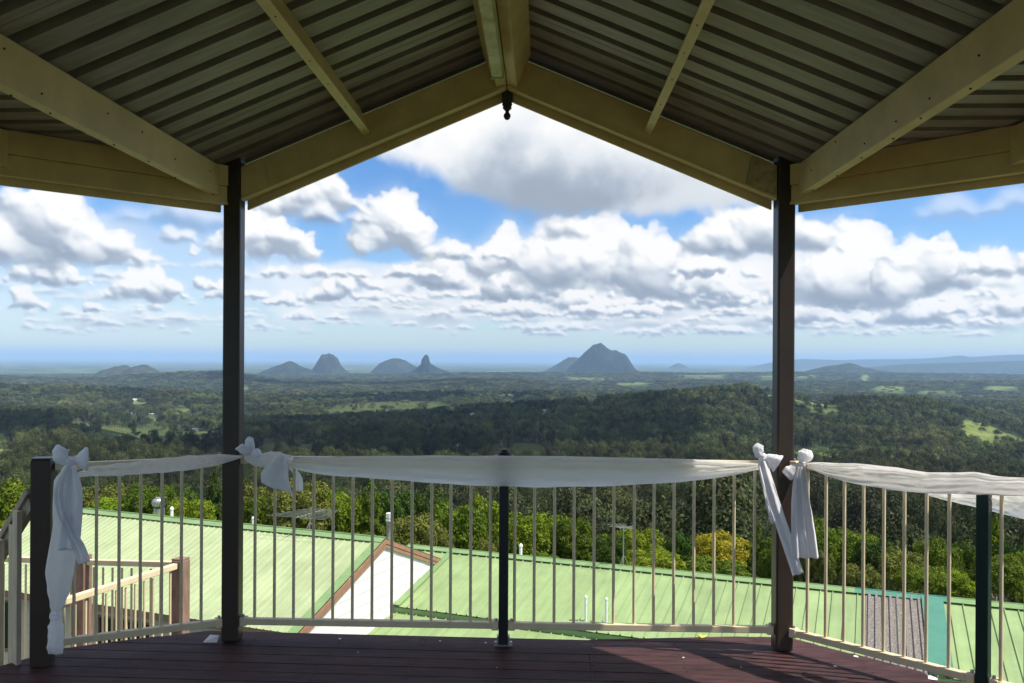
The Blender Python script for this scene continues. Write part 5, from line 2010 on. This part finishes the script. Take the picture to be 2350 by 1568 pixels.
# ------------------------------------------------------------------ trees
def leaf_mesh(name, lobes, n, size, m, seed, drop=0.0, shell=0.55, trunk=0.0):
    """many leaf sized faces through the volume of the lobes (centre, radii)"""
    rg = np.random.default_rng(seed)
    vol = np.array([(l[1][0] * l[1][1] * l[1][2]) ** 0.67 for l in lobes])
    cnt = (n * vol / vol.sum()).astype(int)
    Pts, Nrm = [], []
    for (c, rr), k in zip(lobes, cnt):
        d = rg.normal(size=(k, 3))
        d /= np.linalg.norm(d, axis=1)[:, None]
        d[:, 2] = np.where(d[:, 2] < -0.35, -d[:, 2] * 0.6, d[:, 2])
        rad = shell + (1 - shell) * rg.random(k) ** 0.5
        # clumps: push the surface in and out by low-order noise
        w = np.sin(d[:, 0] * 5.1 + seed) * np.sin(d[:, 1] * 4.7 + 1.3 * seed) + np.sin(d[:, 2] * 6.3 + 2.1 * seed) * np.sin(d[:, 0] * 7.7 - seed)
        rad = rad * (1 + 0.16 * w)
        Pts.append(np.array(c) + d * np.array(rr) * rad[:, None])
        Nrm.append(d + rg.normal(size=(k, 3)) * 0.55 + np.array([0, 0, 0.35]))
    Pts, Nrm = np.concatenate(Pts), np.concatenate(Nrm)
    Nrm /= np.linalg.norm(Nrm, axis=1)[:, None]
    k = len(Pts)
    t = rg.normal(size=(k, 3))
    a = np.cross(Nrm, t)
    a /= np.linalg.norm(a, axis=1)[:, None]
    b_ = np.cross(Nrm, a)
    s = size * (0.6 + 0.8 * rg.random(k))[:, None]
    el = (0.55 + 0.4 * rg.random(k))[:, None]
    v = np.stack([Pts - a * s, Pts + b_ * s * el * 0.8 - Nrm * s * 0.2, Pts + a * s, Pts - b_ * s * el * 0.8 - Nrm * s * 0.2], 1).reshape(-1, 3)
    nt_ = 0
    if trunk > 0:
        tv = []
        for j_ in range(3):
            a0 = j_ * 2.1 + seed
            cx_, cy_ = 0.12 * math.cos(a0) * j_, 0.12 * math.sin(a0) * j_
            for (ux, uy) in ((1, 0), (0, 1)):
                tv.append([(cx_ - ux * trunk, cy_ - uy * trunk, -0.02), (cx_ + ux * trunk, cy_ + uy * trunk, -0.02), (cx_ * 2.2 + ux * trunk * .5, cy_ * 2.2 + uy * trunk * .5, 0.8), (cx_ * 2.2 - ux * trunk * .5, cy_ * 2.2 - uy * trunk * .5, 0.8)])
        nt_ = len(tv)
        v = np.concatenate([v, np.array(tv, float).reshape(-1, 3)])
        k += nt_
    me = bpy.data.meshes.new(name)
    me.vertices.add(len(v))
    me.vertices.foreach_set('co', v.ravel().astype(np.float32))
    me.loops.add(4 * k)
    me.loops.foreach_set('vertex_index', np.arange(4 * k, dtype=np.int32))
    me.polygons.add(k)
    me.polygons.foreach_set('loop_start', np.arange(0, 4 * k, 4, dtype=np.int32))
    me.update(calc_edges=True)
    me.materials.append(m)
    if nt_:
        me.materials.append(M['pale_bark'])
        mi = np.zeros(k, np.int32)
        mi[k - nt_:] = 1
        me.polygons.foreach_set('material_index', mi)
    return me


def lobes_round(seed, n=11, rx=1.0, rz=1.0, top=0.0):
    rg = np.random.default_rng(seed)
    L = []
    for k in range(n):
        a = 2.4 * k + rg.random() * 0.6
        z = -0.55 + 1.25 * (k + 0.5) / n
        rad = math.sqrt(max(0.05, 1 - (z / 1.05) ** 2)) * 0.62
        sz = (0.20 + 0.18 * rg.random())
        rad *= 1.12
        L.append(((math.cos(a) * rad * rx, math.sin(a) * rad * rx, z * 0.78 * rz), (sz * rx, sz * rx, sz * 0.72 * rz)))
    L.append(((0, 0, -0.05), (0.52 * rx, 0.52 * rx, 0.55 * rz)))
    return L


def lobes_tall(seed, n=13):
    rg = np.random.default_rng(seed)
    L = []
    for k in range(n):
        f = (k + .5) / n
        a = 2.4 * k
        rad = 0.5 * (1 - f) ** 0.6 * (0.6 + 0.6 * rg.random())
        L.append(((math.cos(a) * rad, math.sin(a) * rad, -0.85 + 1.75 * f), (0.34 * (1.15 - f), 0.34 * (1.15 - f), 0.17)))
    return L


def trunk_mesh(name, h, r, seed, crown_c, crown_r):
    rg = random.Random(seed)
    b = MB()
    p = Vector((0, 0, 0))
    k = 5
    for i in range(k):
        q_ = Vector((rg.uniform(-.04, .04) * h * 0.3, rg.uniform(-.04, .04) * h * 0.3, h * (i + 1) / k))
        b.tube(p, q_, r * (1 - 0.14 * i), r * (1 - 0.14 * (i + 1)), 8, cap=False)
        p = q_
    for i in range(8):
        a = i * 2.4
        z0 = h * (0.55 + 0.05 * i)
        e_ = Vector((math.cos(a) * crown_r * 0.30, math.sin(a) * crown_r * .30, min(z0, h * .98) + crown_r * rg.uniform(.12, .30)))
        b.tube(Vector((0, 0, min(z0, h * .98))), e_, r * 0.42, r * 0.10, 6, cap=False)
    me = bpy.data.meshes.new(name)
    me.from_pydata(b.v, [], b.f)
    me.update()
    me.materials.append(M['bark'])
    return me


# unit crowns of radius one, shared by the near trees
CROWN = {}
for i, (kind, lob) in enumerate((('round', lobes_round(1, 26)), ('round', lobes_round(2, 34)), ('round', lobes_round(3, 22, 1.0, 1.1)), ('spread', lobes_round(4, 28, 1.15, 0.75)), ('tall', lobes_tall(5, 20)), ('tall', lobes_tall(6, 24)))):
    CROWN.setdefault(kind, []).append(lob)
TR = {}
def crown_me(kind, var, mk):
    key = (kind, var, mk)
    if key not in TR:
        lob = CROWN[kind][var % len(CROWN[kind])]
        TR[key] = leaf_mesh('crown', lob, 13000, 0.034, M[mk], 10 + var % 7, shell=0.84)
    return TR[key]
TRUNK = [trunk_mesh('trunk', 1.0, 0.035, s, 1.0, 0.55) for s in range(3)]
tree_n = 0
rt = random.Random(21)


def tree(px, top_y, hw_px, d, hh_px, kind, mk, label, var=0):
    """crown top at (px, top_y), crown half width and height in photograph pixels, at distance d"""
    global tree_n
    pt = at(px, top_y, d)
    top_y += rt.uniform(-9, 9)
    pt = at(px, top_y, d)
    rx = hw_px * 1.14 / 2000 * d
    rz = hh_px * 1.22 / 2000 * d / 2
    cz = pt.z - rz
    gzv = float(height(pt.x, pt.y)) - 0.2
    t = thing('tree', label, 'tree', (pt.x, pt.y, gzv), 'leafy trees on the slope beyond the roofs')
    o = link('crown', crown_me(kind, var, mk), t, (0, 0, cz - gzv))
    o.scale = (rx, rx, rz)
    o.rotation_euler = (0, 0, rt.uniform(0, 6.28))
    o = link('trunk', TRUNK[var % 3], t, (0, 0, 0))
    hh = max(cz - gzv, 1.0)
    o.scale = (min(hh, 7) * 0.8, min(hh, 7) * 0.8, hh * 0.85)
    tree_n += 1
    return t


NT = [
    # left of the newel and behind the left roof
    (20, 1088, 70, 46, 170, 'round', 'leaf_mid', 'green tree filling the gap left of the newel post'),
    (22, 1178, 30, 34, 70, 'round', 'leaf_lime', 'small yellow green bush beside the stair handrail'),
    (110, 1098, 70, 50, 150, 'round', 'leaf_mid', 'green tree hidden mostly behind the newel post'),
    (215, 1090, 75, 52, 130, 'round', 'leaf_olive', 'olive tree right of the long knotted tail'),
    (290, 1102, 62, 46, 120, 'spread', 'leaf_lime', 'yellow green tree left of the steel roof ventilator'),
    (345, 1108, 55, 44, 120, 'round', 'leaf_mid', 'mid green tree right behind the steel roof ventilator'),
    (405, 1098, 58, 48, 130, 'round', 'leaf_dark', 'dark green tree behind the short white vent pipe'),
    (440, 1118, 50, 40, 120, 'round', 'leaf_bright', 'bright green tree two balusters left of the left tall post'),
    (492, 1078, 40, 44, 170, 'tall', 'leaf_dark', 'tall dark tree against the left edge of the left tall post'),
    (575, 1075, 60, 50, 180, 'round', 'leaf_olive', 'olive tree just right of the left tall post'),
    (625, 1082, 60, 47, 170, 'spread', 'leaf_mid', 'green tree behind the frayed tail of the left post bow'),
    (690, 1090, 65, 44, 170, 'round', 'leaf_olive', 'pale olive tree behind the wide TV antenna'),
    (745, 1094, 60, 50, 170, 'round', 'leaf_bright', 'bright green tree right of the wide TV antenna'),
    (800, 1098, 55, 46, 170, 'round', 'leaf_mid', 'green tree left of the soot streaked flue'),
    (852, 1096, 52, 42, 170, 'tall', 'leaf_mid', 'upright green tree behind the soot streaked flue'),
    (905, 1108, 50, 50, 170, 'round', 'leaf_dark', 'dark tree just right of the soot streaked flue'),
    (952, 1162, 66, 36, 130, 'round', 'leaf_olive', 'rounded pale yellow tree above the white gable'),
    (1008, 1206, 34, 34, 90, 'round', 'leaf_olive', 'small pale yellow tree right of the rounded pale one'),
    (985, 1106, 62, 52, 170, 'round', 'leaf_dark', 'dark tree standing behind the rounded pale yellow tree'),
    (1050, 1114, 60, 44, 190, 'round', 'leaf_mid', 'big green tree three balusters left of the black centre post'),
    (1105, 1120, 58, 48, 180, 'round', 'leaf_bright', 'big bright green tree just left of the black centre post'),
    (1128, 1215, 32, 36, 90, 'round', 'leaf_olive', 'low olive bush touching the black centre post on its left'),
    # right of the centre post
    (1205, 1146, 62, 42, 170, 'round', 'leaf_bright', 'bright green tree just right of the black centre post'),
    (1265, 1158, 60, 44, 160, 'round', 'leaf_bright', 'bright green tree second right of the black centre post'),
    (1312, 1176, 48, 42, 130, 'round', 'leaf_mid', 'mid green tree third right of the black centre post'),
    (1240, 1250, 34, 34, 60, 'spread', 'leaf_bright', 'low bright shrub at the roof ridge right of the black centre post'),
    (1362, 1206, 42, 42, 110, 'round', 'leaf_mid', 'green tree a little left of the slim TV antenna'),
    (1400, 1212, 40, 40, 110, 'round', 'leaf_dark', 'dark tree just left of the slim antenna mast'),
    (1465, 1192, 56, 46, 120, 'round', 'leaf_bright', 'bright green tree right behind the slim antenna arms'),
    (1500, 1228, 58, 34, 100, 'spread', 'leaf_lime', 'broad lime green tree right of the slim antenna mast'),
    (1562, 1210, 36, 42, 130, 'round', 'leaf_dark', 'dark tree between the lime tree and the yellow tree'),
    (1652, 1202, 60, 38, 112, 'round', 'leaf_yellow', 'rounded golden yellow tree above the right roof'),
    (1690, 1212, 40, 46, 130, 'round', 'leaf_mid', 'green tree behind the right side of the yellow tree'),
    (1640, 1268, 66, 36, 80, 'round', 'leaf_mid', 'dull green shrub under the golden yellow tree'),
    (1740, 1206, 38, 44, 150, 'tall', 'leaf_mid', 'upright green tree left of the right tall post'),
    (1715, 1250, 34, 38, 90, 'tall', 'leaf_dark', 'narrow dark tree right of the golden yellow tree'),
    (1790, 1220, 40, 42, 140, 'round', 'leaf_mid', 'green tree mostly behind the right tall post'),
    (1868, 1168, 46, 42, 170, 'round', 'leaf_mid', 'green tree behind the broad pleated bow tail'),
    (1880, 1250, 34, 36, 100, 'round', 'leaf_olive', 'olive bush at the lower end of the pleated bow tail'),
    (1955, 1198, 58, 44, 150, 'round', 'leaf_bright', 'bright green tree above the plain green roof right of the post'),
    (2010, 1226, 46, 40, 130, 'round', 'leaf_dark', 'dark tree left above the brown roof sheets'),
    (1975, 1282, 42, 34, 80, 'round', 'leaf_olive', 'low olive tree beside the teal ridge capping'),
    (2072, 1242, 50, 38, 120, 'round', 'leaf_olive', 'olive tree right above the brown roof sheets'),
    (2148, 1206, 52, 46, 160, 'round', 'leaf_mid', 'tall green tree left of the dark green post'),
    (2110, 1276, 44, 34, 90, 'spread', 'leaf_mid', 'spreading green tree above the teal flashing'),
    (2190, 1290, 44, 34, 80, 'round', 'leaf_bright', 'low bright green bush touching the dark green post'),
    (2205, 1210, 40, 48, 150, 'round', 'leaf_dark', 'dark tree directly behind the dark green post'),
    (2285, 1180, 36, 46, 130, 'tall', 'leaf_bright', 'tapering bright green tree right of the dark green post'),
    (2335, 1216, 46, 42, 140, 'round', 'leaf_dark', 'dark tree at the far right end of the roof'),
    (2290, 1262, 54, 34, 120, 'round', 'leaf_mid', 'green tree in front of the tapering bright one'),
    (2395, 1240, 60, 38, 150, 'round', 'leaf_mid', 'green tree cut by the right edge of the photograph'),
]
for i, (px, ty, hw, d, hh, kind, mk, lab) in enumerate(NT):
    tree(px, ty, hw, d, hh, kind, mk, lab, i)

# gum trees on the slope below: single trees, then the wood beyond as one mass
gum_c = []
for i in range(4):
    rg = np.random.default_rng(40 + i)
    L = []
    for k in range(8):
        a = 2.4 * k
        L.append(((math.cos(a) * .5 * rg.random(), math.sin(a) * .5 * rg.random(), 0.45 + 0.55 * rg.random()), (0.22 + .12 * rg.random(), 0.22 + .12 * rg.random(), 0.13 + .08 * rg.random())))
    gum_c.append(leaf_mesh('crown', L, 5200, 0.017, M['gum'], 60 + i, shell=0.6))
gum_t = [trunk_mesh('trunk', 0.62, 0.013, 70 + i, 0.75, 0.5) for i in range(2)]


def scatter(r0, r1, spacing_fn, seed, azlim=34.0):
    rg = np.random.default_rng(seed)
    out = []
    r = r0
    while r < r1:
        s = spacing_fn(r)
        n = int(2 * math.radians(azlim) * r / s)
        a = (np.arange(n) + rg.random(n)) / max(n, 1) * 2 * azlim - azlim
        rr = r + (rg.random(n) - 0.5) * s * 1.3
        a = np.radians(a)
        out.append(np.stack([np.sin(a) * rr, np.cos(a) * rr, np.full(n, s)], 1))
        r += s * 0.85
    P_ = np.concatenate(out)
    m, _ = field_mask(P_[:, 0], P_[:, 1])
    r = np.hypot(P_[:, 0], P_[:, 1])
    dep = np.maximum(EYE.z - height(P_[:, 0], P_[:, 1]), 5) / r
    for f in (0.35, 0.7, 1.0):
        k = 1 + f * np.minimum(14.0 / dep, 0.25 * r) / r
        m2, _ = field_mask(P_[:, 0] * k, P_[:, 1] * k)
        m = np.maximum(m, m2 * (r > 120))
    return P_[(m < 0.25) | (rg.random(len(P_)) < 0.035)]


near = scatter(72, 300, lambda r: 7.5 + r * 0.012, 3)
near = near[np.argsort(np.hypot(near[:, 0], near[:, 1]))]
GL = 'grey green gum tree among its neighbours on the wooded slope behind the near trees'
singles = near[:250]
rest = near[250:]
for (x, y, s) in singles:
    z = float(height(x, y)) - 0.3
    H = rt.uniform(11, 17)
    t = thing('gum_tree', GL, 'tree', (x, y, z), 'gum trees on the slope')
    o = link('crown', gum_c[rt.randrange(4)], t)
    o.scale = (H * rt.uniform(.55, .8), H * rt.uniform(.55, .8), H * 0.95)
    o.rotation_euler = (0, 0, rt.uniform(0, 6.28))
    o = link('trunk', gum_t[rt.randrange(2)], t)
    o.scale = (H, H, H)

# forest mass, scattered with geometry nodes
protos = []
for i in range(4):
    rg = np.random.default_rng(90 + i)
    L = []
    for k in range(7):
        a = 2.4 * k
        L.append(((math.cos(a) * .42 * rg.random(), math.sin(a) * .42 * rg.random(), 0.40 + 0.5 * rg.random()), (0.24 + .12 * rg.random(), 0.24 + .12 * rg.random(), 0.16 + .10 * rg.random())))
    me = leaf_mesh('forest_crown', L, 900, 0.040, M['gum_far'], 100 + i, shell=0.6, trunk=0.016)
    po = bpy.data.objects.new('forest_crown', me)
    protos.append(po)
for i in range(4):
    rg = np.random.default_rng(140 + i)
    L = []
    for k in range(8):
        a = 2.4 * k
        L.append(((math.cos(a) * .45 * rg.random(), math.sin(a) * .45 * rg.random(), 0.42 + 0.52 * rg.random()), (0.20 + .12 * rg.random(), 0.20 + .12 * rg.random(), 0.13 + .08 * rg.random())))
    protos.append(bpy.data.objects.new('forest_crown', leaf_mesh('forest_crown', L, 4200, 0.018, M['gum'], 150 + i, shell=0.6, trunk=0.014)))

far = scatter(300, 9500, lambda r: max(9.0, r * 0.0058), 8)
allp = np.concatenate([rest, far])
rg = np.random.default_rng(77)
gapn = np.sin(allp[:, 0] / 83 + 1.7 * np.sin(allp[:, 1] / 121)) * np.sin(allp[:, 1] / 97 + 1.3 * np.sin(allp[:, 0] / 143)) + 0.5 * np.sin(allp[:, 0] / 31 + allp[:, 1] / 37)
allp = allp[(gapn < 0.75) | (rg.random(len(allp)) < 0.45)]
# the pine plantation and thin stands: drop some
zz = height(allp[:, 0], allp[:, 1]) - 0.5
me = bpy.data.meshes.new('forest')
me.vertices.add(len(allp))
me.vertices.foreach_set('co', np.stack([allp[:, 0], allp[:, 1], zz], 1).ravel().astype(np.float32))
sc_ = np.maximum(allp[:, 2] * 1.15, 9) * (0.6 + 0.85 * rg.random(len(allp)) ** 1.6)
hsc = (8 + 12 * rg.random(len(allp)) ** 1.3) * np.where(np.hypot(allp[:, 0], allp[:, 1]) > 4000, 1.0, 1.15)
a = me.attributes.new('size', 'FLOAT_VECTOR', 'POINT')
a.data.foreach_set('vector', np.stack([sc_, sc_, hsc], 1).ravel().astype(np.float32))
a = me.attributes.new('turn', 'FLOAT_VECTOR', 'POINT')
a.data.foreach_set('vector', np.stack([np.zeros(len(allp)), np.zeros(len(allp)), rg.random(len(allp)) * 6.28], 1).ravel().astype(np.float32))
a = me.attributes.new('pick', 'INT', 'POINT')
near_ = np.hypot(allp[:, 0], allp[:, 1]) < 850
a.data.foreach_set('value', (rg.integers(0, 4, len(allp)) + np.where(near_, 4, 0)).astype(np.int32))
fo = link('forest', me)
tag(fo, 'wooded hills and valley forest seen as one mass', 'forest', kind='stuff')
ng = bpy.data.node_groups.new('forest_scatter', 'GeometryNodeTree')
ng.interface.new_socket('Geometry', in_out='INPUT', socket_type='NodeSocketGeometry')
ng.interface.new_socket('Geometry', in_out='OUTPUT', socket_type='NodeSocketGeometry')
gi, go_ = ng.nodes.new('NodeGroupInput'), ng.nodes.new('NodeGroupOutput')
iop = ng.nodes.new('GeometryNodeInstanceOnPoints')
jn = ng.nodes.new('GeometryNodeJoinGeometry')
for po in reversed(protos):
    oi = ng.nodes.new('GeometryNodeObjectInfo')
    oi.inputs['Object'].default_value = po
    oi.inputs['As Instance'].default_value = True
    ng.links.new(oi.outputs['Geometry'], jn.inputs[0])
iop.inputs['Pick Instance'].default_value = True
def nattr(nm, typ):
    q_ = ng.nodes.new('GeometryNodeInputNamedAttribute')
    q_.data_type = typ
    q_.inputs['Name'].default_value = nm
    return q_.outputs['Attribute']
ng.links.new(gi.outputs[0], iop.inputs['Points'])
ng.links.new(jn.outputs[0], iop.inputs['Instance'])
ng.links.new(nattr('pick', 'INT'), iop.inputs['Instance Index'])
er = ng.nodes.new('FunctionNodeEulerToRotation')
ng.links.new(nattr('turn', 'FLOAT_VECTOR'), er.inputs[0])
ng.links.new(er.outputs[0], iop.inputs['Rotation'])
ng.links.new(nattr('size', 'FLOAT_VECTOR'), iop.inputs['Scale'])
ng.links.new(iop.outputs[0], go_.inputs[0])
md = fo.modifiers.new('scatter', 'NODES')
md.node_group = ng

# ------------------------------------------------------------------ far houses
FH = [
    (306, 1000 - 48, 9, M['far_roof'], 'pale farmhouse in the clearing left of the left tall post'),
    (350, 955, 16, M['white_house'], 'long white buildings among trees left of the left tall post'),
    (312, 921, 14, M['far_roof'], 'long white shed on the wooded hill at left'),
    (448, 1013 - 24, 12, M['far_roof'], 'white roofed house under the dark ridge at left'),
    (650, 908, 10, M['far_roof'], 'pale house on the plain below the rock dome'),
    (1046, 1063 - 32, 14, M['far_roof'], 'white roofed house on the dark slope left of centre post'),
    (1085, 954, 10, M['far_roof'], 'small pale house by the left end of the pasture'),
    (1035, 949, 12, M['far_roof_red'], 'long red roofed shed by the dark green plantation'),
    (1250, 946, 9, M['far_roof'], 'small pale house under the big stepped peak'),
    (1325, 931, 8, M['far_roof'], 'tiny white house at the pasture edge under the big peak'),
    (870, 906, 9, M['far_roof'], 'small white house under the rock spire'),
    (1985, 917, 9, M['far_roof'], 'pale house on the plain right of the right tall post'),
    (1880, 1004, 9, M['far_roof_red'], 'red roofed house in the trees right of the right tall post'),
    (1905, 1010, 11, M['white_house'], 'white house in the trees beside the red roofed house'),
    (2252, 988, 7, M['far_roof_red'], 'small house at the top of the bright clearing at right'),
]
for (px, py, wpx, rm, lab) in FH:
    p = on_ground(px, py)
    w = wpx / 2000 * p.y * 0.9
    t = thing('farmhouse', lab, 'house', p)
    ang = rt.uniform(-.5, .5)
    ux, uy = Vector((math.cos(ang), math.sin(ang), 0)), Vector((-math.sin(ang), math.cos(ang), 0))
    hh = max(w * 0.22, 2.5) + 1.5
    b = MB(); b.beam(p - ux * w / 2 + UP * hh / 2, p + ux * w / 2 + UP * hh / 2, w * .5, hh); b.build('wall', M['white_house'], t)
    b = MB()
    for s in (-1, 1):
        e0, e1 = p - ux * w * .55 + uy * (s * w * .30) + UP * (hh * .97), p + ux * w * .55 + uy * (s * w * .30) + UP * (hh * .97)
        r0_, r1_ = p - ux * w * .55 + UP * (hh * 1.0 + w * .13), p + ux * w * .55 + UP * (hh * 1.0 + w * .13)
        b.quad(e0, e1, r1_, r0_)
    b.build('roof', rm, t, solid=0.4)

# ------------------------------------------------------------------ clouds added to shade the hills (they float to the right, outside the view)
def shade_cloud(target, size, alt, seed, lab):
    k = (alt - target.z) / S.z
    c = target + S * k
    rg = np.random.default_rng(seed)
    b = MB()
    for i in range(9):
        u, v, w_ = (rg.random(3) - 0.5)
        cc = c + Vector((u * size[0] * 1.2, v * size[1] * 1.2, w_ * size[0] * .16))
        rr = size[0] * (0.28 + .16 * rg.random())
        rows = []
        for ii in range(13):
            th = math.pi * ii / 12
            ring = []
            for jj in range(22):
                ph = 6.283 * jj / 22
                d_ = Vector((math.sin(th) * math.cos(ph), math.sin(th) * math.sin(ph), math.cos(th)))
                k_ = 1 + 0.35 * mnoise.fractal(d_ * 2.2 + Vector((seed, i, 0)), 1.0, 2.0, 4)
                ring.append(cc + Vector((d_.x * rr * k_, d_.y * rr * k_ * size[1] / size[0], max(d_.z, -0.25) * rr * .5 * k_)))
            rows.append(ring)
        b.grid(rows, closed=True)
    o = b.build('cloud', M['cloudm'], None, smooth=True)
    tag(o, lab, 'cloud', kind='structure')
M['cloudm'] = mat('cloud_white', (0.9, 0.9, 0.9), 1.0, spec=0.0, transl=0.4)
shade_cloud(Vector((-150, 1200, -85)), (470, 660), 1500, 1, 'unseen cumulus added to shade the middle hill')
shade_cloud(Vector((-420, 1020, -95)), (380, 230), 1500, 3, 'smaller unseen cumulus added to shade the left meadow')
shade_cloud(Vector((700, 900, -80)), (260, 120), 1300, 4, 'ragged small unseen cumulus added to shade the right slope')
shade_cloud(Vector((-300, 2900, -120)), (700, 260), 1700, 5, 'long unseen cumulus added to shade land behind the middle hill')
shade_cloud(Vector((500, 3600, -140)), (900, 240), 1900, 6, 'long unseen cumulus added to shade the middle plain')
shade_cloud(Vector((-900, 5000, -150)), (900, 300), 2700, 7, 'broad unseen cumulus added to shade the far plain')
shade_cloud(Vector((1300, 5600, -150)), (1000, 260), 3000, 8, 'flat unseen cumulus added to shade the far plain at right')
shade_cloud(Vector((900, 2300, -120)), (350, 200), 1700, 9, 'small unseen cumulus added to shade land beyond the right hill')
